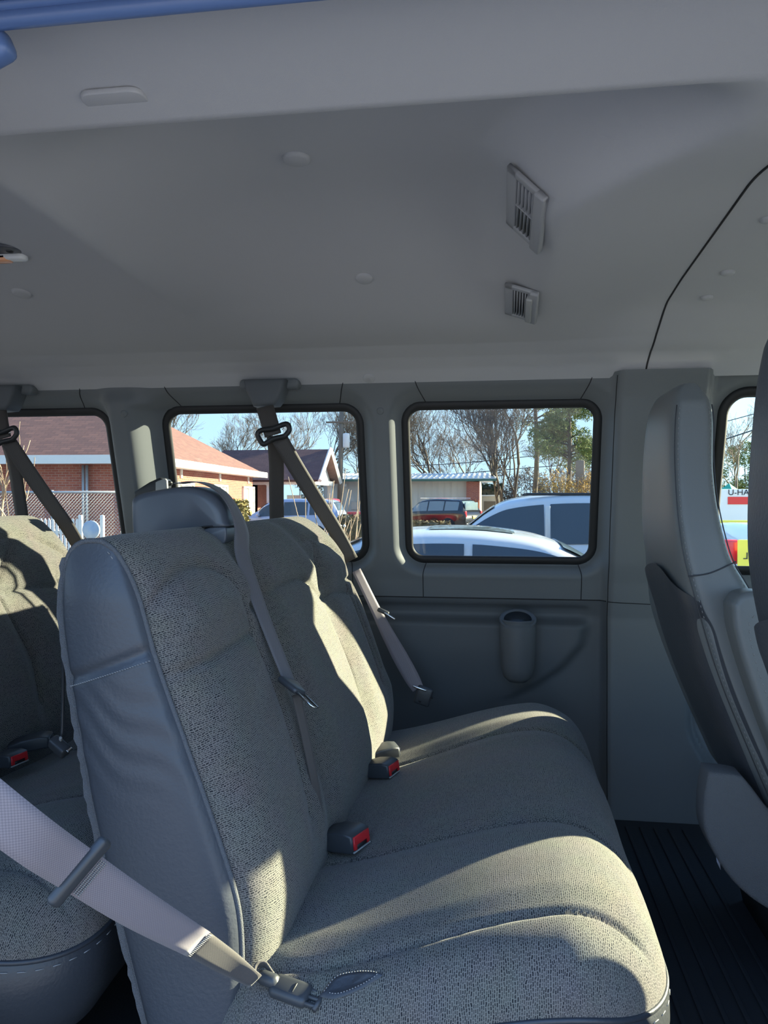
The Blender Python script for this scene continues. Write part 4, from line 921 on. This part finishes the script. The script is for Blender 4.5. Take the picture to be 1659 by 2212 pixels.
add('eave', box(WB+ov, .14, .26, W2(-ov, -WB/2+ov/2, EZ-.04), rot=(0, 0, th4)), 'white_paint', bb, smooth=False)
add('soffit', thickpoly([W2(-ov, ov, EZ-.12), W2(LB+ov, ov, EZ-.12), W2(LB+ov, -.1, EZ-.12), W2(-ov, -.1, EZ-.12)], .04), 'white_paint', bb, smooth=False)
def wallB(u):   # distance along the sunny wall where pixel column u meets it
    r = _ray(u, 1078)[:2]; n = ac; t_ = np.dot(np.array([XC, YC]), n)/np.dot(r, n); return float(np.dot(r*t_-np.array([XC, YC]), al))
for u0, u1 in ((362, 416), (458, 489), (523, 547)):
    a0, a1 = wallB(u0), wallB(u1); p = W2(a0, 0, 0); bwin(bb, p[:2], al, a1-a0, 1.45, .95, ac)
p = W2(0, -9.2, 0); 
dr = add('door', box(1.3, .08, 2.15, (p[0], p[1]-.06, 1.10), rot=(0, 0, th4), bev=.01), 'metal_siding', bb, smooth=False); add('window_pane', box(.7, .02, .6, (p[0], p[1]-.11, 1.6), rot=(0, 0, th4)), 'window_glass', dr, smooth=False)
for u in (180, 188): q = at(u, 1078, YC-.25); add('downspout', tube([(q[0], q[1], .1), (q[0], q[1], EZ-.2)], .045, 8), 'galv', bb)
# far wing with the gabled white porch
gw = thing('gabled_building', 'brick wing with dark shingle roof and white gabled porch end', 'building', (px(690, 40), 40, 0)); GX0 = px(690, 40)
ez, az_ = 1.8+45*40/1660, 1.8+112*40/1660; Ya, Yb = 38.6, 42.0; xl = px(470, 40)
def gp(x, y, z): return (x, y, z)
add('wall', thickpoly([(xl, Ya+.5, 0), (GX0-3.2, Ya+.5, 0), (GX0-3.2, Ya+.5, ez), (xl, Ya+.5, ez)], .25), 'brick_red', gw, smooth=False)
add('wall', thickpoly([(GX0-3.2, Ya+.5, 0), (GX0-3.2, Yb+1.5, 0), (GX0-3.2, Yb+1.5, ez), (GX0-3.2, Ya+.5, ez)], .25), 'brick_red', gw, smooth=False)
ym = (Ya+Yb)/2+.6; Yb2 = 2*ym-Ya
add('roof', thickpoly([(xl, Ya-.3, ez-.1), (GX0+.4, Ya-.3, ez-.1), (GX0+.4, ym, az_), (xl, ym, az_)], .12), 'shingle_dark', gw, smooth=False)
add('roof', thickpoly([(GX0+.4, Yb2+.3, ez-.1), (xl, Yb2+.3, ez-.1), (xl, ym, az_), (GX0+.4, ym, az_)], .12), 'shingle_dark', gw, smooth=False)
add('gable', prism([(Ya, ez-.1), (Yb2, ez-.1), (ym, az_-.12)], GX0-.2, GX0-.1, 'x'), 'white_paint', gw, smooth=False)
for y in (Ya, Yb2): add('gable_trim', tube([(GX0+.42, y+(-.3 if y < ym else .3), ez-.15), (GX0+.42, ym, az_+.02)], .12, 4), 'white_paint', gw, smooth=False)
add('beam', box(3.4, .25, .25, (GX0-1.6, Ya+.1, ez-.22), bev=.01), 'white_paint', gw, smooth=False); add('beam', box(.25, Yb2-Ya, .25, (GX0, ym, ez-.22), bev=.01), 'white_paint', gw, smooth=False)
for x, y in ((GX0-.1, Ya+.2), (GX0-.1, Yb2-.2), (GX0-2.4, Ya+.2)): add('column', join(box(.22, .22, ez-.3, (x, y, (ez-.3)/2), bev=.01), box(.3, .3, .12, (x, y, .06)), box(.3, .3, .1, (x, y, ez-.32))), 'white_paint', gw, smooth=False)
for u in (628, 642): q = at(u, 1062, Ya+.44); add('window', box(.4, .06, .9, (q[0], q[1], 1.55), bev=.01), 'window_glass', gw, smooth=False)
# tan metal building
MY = 50.; mz = 1.8+40*MY/1660; xa, xb_ = px(700, MY), px(1035, MY)
mb = thing('metal_building', 'tan ribbed metal building with white corrugated roof and brick end pier', 'building', (xb_, MY, 0))
add('wall', box(xb_-xa, .3, mz, ((xa+xb_)/2, MY+.15, mz/2)), 'metal_siding', mb, smooth=False)
tag(add('wall_rib', join(*[box(.05, .04, mz-.1, (x, MY-.02, mz/2)) for x in np.arange(xa, xb_-1.2, .42)]), 'metal_siding', mb, smooth=False), kind='stuff')
add('end_wall', box(.3, 9, mz, (xb_-.15, MY+4.5, mz/2)), 'metal_siding', mb, smooth=False)
xp0, xp1 = px(1008, MY), px(1036, MY)
V, Fc = box(xp1-xp0, .5, mz-.1, ((xp0+xp1)/2, MY-.2, (mz-.1)/2)); add('pier', (V, Fc, [(v[0], v[2]) for v in V]), 'brick_red', mb, smooth=False)
add('roof', prism([(MY-1.0, mz-.02), (MY-1.0, mz+.10), (MY+5, mz+.62), (MY+10, mz+.2), (MY+10, mz+.06), (MY+5, mz+.48)], xa, px(1072, MY-1), 'x'), 'metal_roof', mb, smooth=False)
tag(add('roof_rib', join(*[box(.06, 6.1, .05, (x, MY+2, mz+.395), rot=(math.atan(.0867), 0, 0)) for x in np.arange(xa, px(1070, MY-1), .35)]), 'metal_roof', mb, smooth=False), kind='stuff')
add('fascia', box(px(1072, MY-1)-xa, .06, .14, ((px(1072, MY-1)+xa)/2, MY-1.02, mz+.0), bev=.01), 'green_trim', mb, smooth=False)
for k in range(5): x = xp0+.12+k*.16; add('orange_bar', box(.06, .04, 1.5, (x, MY-.5, .95+.1*(k % 2)), bev=.01), 'orange_paint', mb, smooth=False)
q = at(770, 1092, MY-.1); add('window', box(1.3, .08, .55, (q[0]+.3, MY-.05, q[2]), bev=.01), 'window_glass', mb, smooth=False)
q = at(743, 1048, MY-.1); add('lamp', box(.35, .2, .2, (q[0], MY-.12, q[2]), bev=.03), 'white_paint', mb, smooth=False)
sh = thing('shed', 'low tan shed with brown door beyond the brick pier', 'shed', (px(1062, 61), 61, 0))
add('body', box(px(1080, 61)-px(1040, 61), 3, 2.0, (px(1060, 61), 62.5, 1.0), bev=.02), 'metal_siding', sh, smooth=False); add('roof', box(px(1080, 61)-px(1040, 61)+.3, 3.3, .12, (px(1060, 61), 62.5, 2.06), bev=.02), 'metal_roof', sh, smooth=False)
add('door', box(.9, .06, 1.6, (px(1058, 61), 60.96, .82), bev=.01), 'pole_wood', sh, smooth=False)

# ================================================================== OUTSIDE: fences, hedges, poles
FY = 15.; fz = 1.8+16*FY/1660
cf = thing('chain_fence', 'grey chain-link fence with top rail in front of the brick building', 'fence', (px(120, FY), FY, 0)); fx0, fx1 = px(-60, FY), px(262, FY)
add('top_rail', tube([(fx0, FY, fz), (fx1, FY, fz)], .025, 8), 'galv', cf)
for u in (-40, 111, 262): add('post', tube([(px(u, FY), FY+.03, 0), (px(u, FY), FY+.03, fz+.04)], .032, 8), 'galv', cf)
wires = []; st_ = .075
for x in np.arange(fx0-fz, fx1+fz, st_):
    for s in (1, -1):
        P = [(x+s*z, z) for z in (0, fz)]; xa_, xb2 = P[0][0], P[1][0]; t0, t1 = 0., 1.
        for lim, sg in ((fx0, 1), (fx1, -1)):
            d0, d1 = sg*(xa_-lim), sg*(xb2-lim)
            if d0 < 0 and d1 < 0: t0 = 2
            elif d0 < 0: t0 = max(t0, d0/(d0-d1))
            elif d1 < 0: t1 = min(t1, d0/(d0-d1))
        if t1-t0 > .02: wires.append(tube([(xa_+(xb2-xa_)*t0, FY-.01*s, fz*t0), (xa_+(xb2-xa_)*t1, FY-.01*s, fz*t1)], .0045, 3))
tag(add('wire_mesh', join(*wires), 'galv', cf), kind='stuff')
PY = 13.; pz = 1.8-45*PY/1660
pf = thing('picket_fence', 'short white picket fence lit by the sun below the chain-link fence', 'fence', (px(120, PY), PY, 0))
for x in np.arange(px(60, PY), px(176, PY), .078):
    add('picket', prism([(x, .05), (x+.045, .05), (x+.045, pz-.04), (x+.0225, pz), (x, pz-.04)], PY, PY+.02, 'y'), 'white_paint', pf, smooth=False)
for z in (.35, pz-.25): add('rail', box(px(176, PY)-px(60, PY), .03, .07, ((px(176, PY)+px(60, PY))/2, PY+.035, z), bev=.005), 'white_paint', pf, smooth=False)
for u in (172, 219): add('post', box(.07, .07, pz+.06, (px(u, PY), PY+.03, (pz+.06)/2), bev=.015), 'white_paint', pf, smooth=False)
q = at(197, 1142, 12.6); tt = thing('round_sign', 'round painted board in blue and earth tones between picket posts', 'sign', (q[0], q[1], 0))
add('board', lathe([(.0, -.02), (.15, -.02), (.165, -.01), (.165, .01), (.15, .02), (.0, .02)], 28, (q[0], q[1], q[2]-.02), (0, -1, 0)), 'sign_blue', tt); add('stake', box(.04, .03, q[2]-.1, (q[0], q[1]+.03, (q[2]-.1)/2), bev=.005), 'pole_wood', tt)
def clump(name, label, cat, x0, x1, y0, y1, z0, z1, n, s, m, seed, group=None):
    """hedge: stems inside and many small leaves over a boxy rounded volume"""
    rng = np.random.RandomState(seed); t = thing(name, label, cat, ((x0+x1)/2, (y0+y1)/2, z0), group)
    V = []; Fc = []
    u = rng.uniform(-1, 1, (n, 3)); ax = rng.randint(0, 3, n); u[np.arange(n), ax] = np.sign(u[np.arange(n), ax])*rng.uniform(.8, 1.05, n)
    c = np.array([(x0+x1)/2, (y0+y1)/2, (z0+z1)/2])+u*np.array([(x1-x0)/2, (y1-y0)/2, (z1-z0)/2])
    d1 = rng.normal(size=(n, 3)); d1 /= np.linalg.norm(d1, axis=1)[:, None]; d2 = np.cross(d1, rng.normal(size=(n, 3))); d2 /= np.linalg.norm(d2, axis=1)[:, None]
    sz = s*rng.uniform(.6, 1.4, (n, 1)); Q = np.stack([c-d1*sz, c-d2*sz*.5, c+d1*sz, c+d2*sz*.5], 1).reshape(-1, 3)
    tag(mesh('leaves', Q, np.arange(4*n).reshape(-1, 4).tolist(), m, t, smooth=False), kind='stuff')
    mesh('core', *box((x1-x0)*.9, (y1-y0)*.85, (z1-z0)*.93, ((x0+x1)/2, (y0+y1)/2, (z0+z1)/2-.02), bev=.08), 'hedge_brown', t)
    return t
clump('hedge', 'clipped yellow-green hedge along the sunny brick wall', 'hedge', px(430, 24), px(560, 26), 24, 25, 0, 1.72, 2600, .09, 'hedge', 1)
clump('hedge', 'low brown hedge beneath the black car', 'hedge', px(870, 34), px(968, 34), 34, 35, 0, .78, 1500, .09, 'hedge_brown', 2)
clump('hedge', 'low brown hedge behind the dry stems', 'hedge', px(728, 16), px(800, 16), 16, 16.8, 0, 1.42, 1500, .06, 'hedge_brown', 3)
clump('shrub', 'dark evergreen shrub beside the brick pier of the metal building', 'shrub', px(1035, 66), px(1085, 66), 66, 67.5, 0, 3.0, 1500, .14, 'needles_dark', 4)
# dry stems with pale seed heads
rng = np.random.RandomState(7); ds = thing('dry_plant', 'tall bare plant of dry stems with pale seed heads', 'plant', (px(715, 9.0), 9.0, 0)); stems = []; heads = []
for k in range(34):
    b = np.array([px(rng.uniform(655, 765), 9.0), 9.0+rng.uniform(-.2, .2), 0.]); hgt = rng.uniform(1.3, 2.2); lean = rng.uniform(-.35, .45)
    tip = b+np.array([lean, rng.uniform(-.1, .1), hgt]); mid_ = (b+tip)/2+np.array([-lean*.18, 0, .08]); stems.append(tube(catmull([b, mid_, tip], 5), np.linspace(.010, .004, 11), 4))
    if rng.rand() < .5: heads.append(lathe([(.0, -.02), (.016, -.01), (.018, .005), (.0, .02)], 6, np.array([px(rng.uniform(708, 745), 8.9), 8.9, rng.uniform(1.12, 1.50)])))
tag(add('stems', join(*stems), 'dry_stem', ds), kind='stuff'); tag(add('seed_heads', join(*heads), 'blossom', ds), kind='stuff')
# utility pole and wires
q = at(738, 890, 44.); up_ = thing('utility_pole', 'grey wooden utility pole with transformer can', 'pole', (q[0], 44, 0))
add('shaft', tube([(q[0]-.15, 44, 0), (q[0], 44, q[2])], np.array([.17, .12]), 10), 'pole_wood', up_); z_ = at(748, 952, 43.8)
add('transformer', lathe([(.0, -.42), (.18, -.40), (.20, -.36), (.20, .36), (.17, .42), (.0, .44)], 16, (z_[0], 43.8, z_[2])), 'white_paint', up_)
add('cross_arm', box(1.8, .1, .1, (q[0], 43.9, q[2]-.6), bev=.01), 'pole_wood', up_)
def wire(label, pts, r=.03):
    P = catmull(pts3(pts), 8); single('power_line', tube(P, r, 4), 'plastic_black', label, 'power line', 'power lines')
wire('power line crossing low behind the bare trees', [(860, 1008, 60), (1000, 1000, 60), (1150, 985, 60), (1320, 964, 60)])
wire('power line crossing below the other behind the bare trees', [(860, 1030, 60), (1000, 1022, 60), (1150, 1010, 60), (1320, 998, 60)])
wire('upper power line seen through the front door window', [(1540, 918, 40), (1600, 902, 40), (1680, 880, 40)], .02)
wire('lower power line seen through the front door window', [(1540, 958, 38), (1600, 938, 38), (1680, 912, 38)], .03)

# ================================================================== OUTSIDE: trees
def branch(rng, segs, p, d, L, r, lev, maxlev, spread, upb, tips):
    n = 4 if lev < 2 else 3; P = [p]; q = p.copy(); dd = d.copy()
    for k in range(n):
        dd = dd+rng.normal(0, .16 if lev else .05, 3)+np.array([0, 0, upb]); dd /= np.linalg.norm(dd); q = q+dd*L/n; P.append(q.copy())
    segs.append((np.array(P), np.linspace(r, r*.55 if lev < maxlev else r*.3, n+1), lev))
    if lev >= maxlev: tips.append(q); return
    kids = rng.randint(2, 4) if lev else rng.randint(3, 6)
    for k in range(kids+(1 if lev else 0)):
        f = rng.uniform(.35, 1.) if k else 1.; i = min(n-1, int(f*n)); base = P[i]+(P[i+1]-P[i])*(f*n-i) if k else P[-1]
        a = rng.normal(size=3); a -= dd*np.dot(a, dd); a /= np.linalg.norm(a); s = spread*rng.uniform(.6, 1.3)*(1 if k else .45)
        branch(rng, segs, base, dd*math.cos(s)+a*math.sin(s), L*rng.uniform(.55, .82), r*(.62 if k else .72)*rng.uniform(.8, 1), lev+1, maxlev, spread, upb, tips)
def bare_tree(label, u, Y, H, seed, lev=6, m='bark', spread=.55, lean=(0, 0), r=None, trunks=1, group='bare winter trees'):
    rng = np.random.RandomState(seed); b = np.array([px(u, Y), Y, 0.]); t = thing('bare_tree', label, 'tree', tuple(b), group); segs = []; tips = []
    for k in range(trunks):
        d = np.array([lean[0]+(rng.uniform(-.25, .25) if trunks > 1 else 0), lean[1], 1.]); d /= np.linalg.norm(d)
        branch(rng, segs, b+np.array([.25*k, 0, 0]), d, H*.36, (r or H*.0125), 0, lev, spread, .10, tips)
    th = [tube(P, rr_, 6 if l == 0 else 4) for P, rr_, l in segs if l <= 1]; tw = [tube(P, np.maximum(rr_, .008), 3) for P, rr_, l in segs if l > 1]
    add('trunk', join(*th), m, t); tag(add('twigs', join(*tw), m if m != 'bark_light' else 'twig', t), kind='stuff')
    return t
bare_tree('spreading bare tree behind the metal building roof, leaning away from the pines', 955, 63, 11.4, 11, lean=(-.25, 0), trunks=2)
bare_tree('tall forked bare tree standing between the metal building and the pines', 1085, 52, 11.5, 12, trunks=3)
bare_tree('slim bare tree behind the tan wall near the utility pole', 775, 64, 10.5, 13)
bare_tree('pale bare tree rising over the brown hip roof', 590, 70, 12, 14, m='bark_light')
bare_tree('pale bushy bare tree rising over the dark shingle ridge', 520, 78, 12, 15, m='bark_light')
bare_tree('small pale bare tree over the high end of the hip roof', 385, 85, 14.5, 16, m='bark_light')
bare_tree('bare tree just behind the utility pole', 715, 66, 11.5, 17)
bare_tree('thin bare tree between the two pines', 1195, 70, 10, 18, m='bark_light', group='bare trees by the pines')
bare_tree('grey bare tree beyond the rental truck', 1590, 75, 11, 19, m='bark_light', group='bare trees past the truck')
bare_tree('thin bare tree over the metal roof behind the spreading one', 1010, 80, 11, 20, m='bark_light', group='bare trees by the pines')
bare_tree('bare tree near the hedge in front of the rearmost window', 5, 11, 3.6, 21, lev=3, m='dry_stem', group='bare trees close to the van')
bare_tree('bare tree in the thicket behind the white car roof', 1255, 62, 7, 22, m='bark_light', group='bare trees by the pines')
def leafball(rng, c, R_, n, s):
    p = rng.normal(size=(n, 3)); p /= np.linalg.norm(p, axis=1)[:, None]; p = c+p*R_*rng.uniform(.3, 1, (n, 1))**.6
    d1 = rng.normal(size=(n, 3)); d1 /= np.linalg.norm(d1, axis=1)[:, None]; d2 = np.cross(d1, rng.normal(size=(n, 3))); d2 /= np.linalg.norm(d2, axis=1)[:, None]
    sz = s*rng.uniform(.6, 1.4, (n, 1)); return np.stack([p-d1*sz, p-d2*sz*.22, p+d1*sz, p+d2*sz*.22], 1).reshape(-1, 3)
def pine(label, u, Y, H, seed, lean, c0, nb):
    rng = np.random.RandomState(seed); b = np.array([px(u, Y), Y, 0.]); t = thing('pine_tree', label, 'tree', tuple(b), 'pines')
    tr = np.array([b+np.array([lean*q*H, 0, q*H])+np.array([.25*math.sin(q*5), 0, 0]) for q in np.linspace(0, 1, 9)]); add('trunk', tube(tr, np.linspace(H*.016, H*.006, 9), 8), 'bark', t)
    br = []; lv = []
    for k in range(nb):
        q = rng.uniform(c0, 1); p = b+np.array([lean*q*H+.25*math.sin(q*5), 0, q*H]); a = rng.uniform(0, 2*np.pi); Lb = H*.19*rng.uniform(.5, 1.2)*(1.15-q*.5); e = p+np.array([math.cos(a)*Lb, math.sin(a)*Lb, rng.uniform(-.05, .28)*Lb])
        br.append(tube(catmull([p, (p+e)/2+(0, 0, .1*Lb), e], 4), np.linspace(.07, .02, 9), 4))
        for w_ in (.55, .8, 1.0): lv.append(leafball(rng, p+(e-p)*w_+rng.normal(0, .2, 3), .62*rng.uniform(.7, 1.2), 110, .13))
    add('branches', join(*br), 'bark', t); Q = np.vstack(lv); tag(mesh('needles', Q, np.arange(len(Q)).reshape(-1, 4).tolist(), 'needles', t, smooth=False), kind='stuff')
pine('tall pine with a bare lower trunk beside the forked bare tree', 1148, 58, 13.5, 31, .03, .40, 26)
pine('broad pine with spreading branches and ivy-covered foot', 1215, 50, 11.5, 32, .05, .34, 60)
def thicket(label, u0, u1, Y, z1, m, seed, n=2200, s=.16):
    rng = np.random.RandomState(seed); x0, x1 = px(u0, Y), px(u1, Y); t = thing('thicket', label, 'bushes', ((x0+x1)/2, Y, 0), None); lv = []; br = []
    for k in range(52):
        c = np.array([rng.uniform(x0, x1), Y+rng.uniform(-1.5, 1.5), z1*rng.uniform(.25, .95)]); lv.append(leafball(rng, c, rng.uniform(.5, 1.1), n//52, s)); br.append(tube(catmull([(c[0]+rng.uniform(-.4, .4), c[1], 0), (c[0], c[1], c[2]*.6), c+(rng.uniform(-.4, .4), 0, .8)], 4), np.linspace(.04, .012, 9), 4))
    Q = np.vstack(lv); tag(mesh('leaves', Q, np.arange(len(Q)).reshape(-1, 4).tolist(), m, t, smooth=False), kind='stuff'); tag(add('stems', join(*br), 'twig', t), kind='stuff')
thicket('golden-leaved thicket behind the white car with roof rails', 1170, 1310, 46, 3.3, 'gold_leaf', 41, 5200, .10)
thicket('brown twiggy thicket behind the forked tree', 1030, 1310, 68, 4.6, 'twig', 42, 9000, .13)
thicket('grey-brown thicket line behind the brick and metal roofs', 640, 800, 95, 5.5, 'twig', 43, 5000, .2)
thicket('grey-green tree line beyond the rental truck', 1500, 1700, 82, 7.5, 'needles', 44, 9000, .2)
# chimney-like ivy post
q = at(1253, 1000, 47); single('ivy_post', box(.5, .5, 4.1, (q[0], 47, 2.05), bev=.08), 'pole_wood', 'square brown post standing in the golden thicket', 'post')

# ================================================================== OUTSIDE: beyond the front door window
def text_mesh(name, body, size, loc, rot, material, parent, mirror=False):
    cu = bpy.data.curves.new(name, 'FONT'); cu.body = body; cu.size = size; cu.extrude = .002; tmp = bpy.data.objects.new('tmp', cu); COL.objects.link(tmp)
    dg = bpy.context.evaluated_depsgraph_get(); me = bpy.data.meshes.new_from_object(tmp.evaluated_get(dg)); bpy.data.objects.remove(tmp)
    V = np.array([v.co[:] for v in me.vertices]); Fc = [list(p.vertices) for p in me.polygons]
    if mirror: V[:, 0] *= -1; Fc = [f[::-1] for f in Fc]
    R = np.array(Matrix.Rotation(rot, 3, 'Z') @ Matrix.Rotation(math.pi/2, 3, 'X')); return mesh(name, V@R.T+np.array(loc), Fc, material, parent, smooth=False)
q = at(1590, 1108, 42); bt = thing('box_truck', 'white rental box truck with red stripe and lettering', 'truck', (q[0], 42, 0))
add('cargo_box', box(3.4, 2.0, 1.9, (q[0]+.55, 42, 1.35), bev=.05), 'white_paint', bt, smooth=False); add('over_cab', box(1.0, 1.95, .5, (q[0]-1.5, 42, 2.05), bev=.06), 'white_paint', bt, smooth=False)
add('cab', prism([(q[0]-2.5, .55), (q[0]-2.5, 1.0), (q[0]-2.2, 1.15), (q[0]-1.85, 1.7), (q[0]-1.1, 1.75), (q[0]-1.1, .45)], 41.05, 42.9, 'y', bev=.06), 'car_white', bt); add('cab_window', prism([(q[0]-2.08, 1.18), (q[0]-1.80, 1.62), (q[0]-1.3, 1.62), (q[0]-1.3, 1.18)], 41.02, 41.06, 'y'), 'car_glass_light', bt, smooth=False)
for x in (-1.9, 1.2): add('wheel', lathe([(.0, -.1), (.28, -.1), (.34, -.06), (.34, .06), (.28, .1), (.0, .1)], 20, (q[0]+x, 41.1, .34), (0, 1, 0)), 'tyre', bt)
add('stripe', box(1.5, .02, .38, (q[0]+.05, 40.98, 1.72)), 'sign_red', bt, smooth=False); text_mesh('lettering', 'U-HAUL', .42, (q[0]-.7, 40.97, 2.0), 0, 'ink', bt)
q = at(1590, 1128, 37); kr = thing('yellow_barrier', 'long yellow roadside barrier before the rental truck', 'barrier', (q[0], 37, 0)); add('beam', box(5, .15, .22, (q[0], 37, .72), bev=.03), 'sign_yellow', kr)
for k in (-1.5, 0, 1.5): add('post', box(.12, .12, .7, (q[0]+k, 37, .35), bev=.01), 'sign_yellow', kr, smooth=False)
q = at(1603, 1200, 7.16); fs = thing('fuel_sign', 'yellow board with mirrored fuel lettering beyond the driver window', 'sign', (q[0], 7.16, 0)); add('board', box(.26, .02, .30, (q[0]+.09, 7.16, q[2]-.01), bev=.01), 'sign_yellow', fs, smooth=False)
for k in (0, .18): add('post', box(.02, .02, q[2]-.1, (q[0]+k, 7.18, (q[2]-.1)/2)), 'galv', fs, smooth=False)
text_mesh('lettering', 'FUEL', .085, (q[0]+.19, 7.145, q[2]-.03), 0, 'ink', fs, mirror=True)
q = at(1575, 1030+52, 60); gc = thing('green_canopy', 'small green peaked canopy on posts far behind the truck', 'canopy', (q[0], 60, 0)); add('roof', lathe([(.0, 1.0), (.9, .35), (1.3, 0), (.0, -.02)], 4, (q[0], 60, q[2]+.3)), 'canopy_green', gc, smooth=False); add('post', box(.15, .15, q[2]+.3, (q[0], 60, (q[2]+.3)/2)), 'orange_paint', gc, smooth=False)
q = at(1548, 1140, 8.2); c6 = make_car('white_van', 'plain white van with red tail lamp outside the driver window', 'van', (q[0]+2.4, 8.2, 0), 0, 4.8, 1.9,
   [(2.4, .6), (2.3, 1.0), (1.8, 1.1), (1.2, 1.5), (0, 1.56), (-1.9, 1.54), (-2.25, 1.5), (-2.38, 1.2), (-2.4, .7)], [(2.4, .95), (1.3, 1.35), (0, 1.45), (-2.4, 1.4)], .3, 'car_white', (1.5, -1.5), .36, ())
q = at(1570, 1192, 7.23); add('tail_lamp', box(.22, .06, .22, q, bev=.03), 'lamp_red', c6)
tag(add('lawn_strip', box(120, 60, .04, (0, 95, .0)), 'grass_dry', None, smooth=False), kind='structure')
# tree at the roadside ahead of the van: the low sun shines through its crown
bare_tree('bare roadside tree ahead of the van, between it and the low sun', 830, 4.9, 7.5, 51, lev=5, r=.05, group='bare trees close to the van').location = (11.0, 4.9, 0)
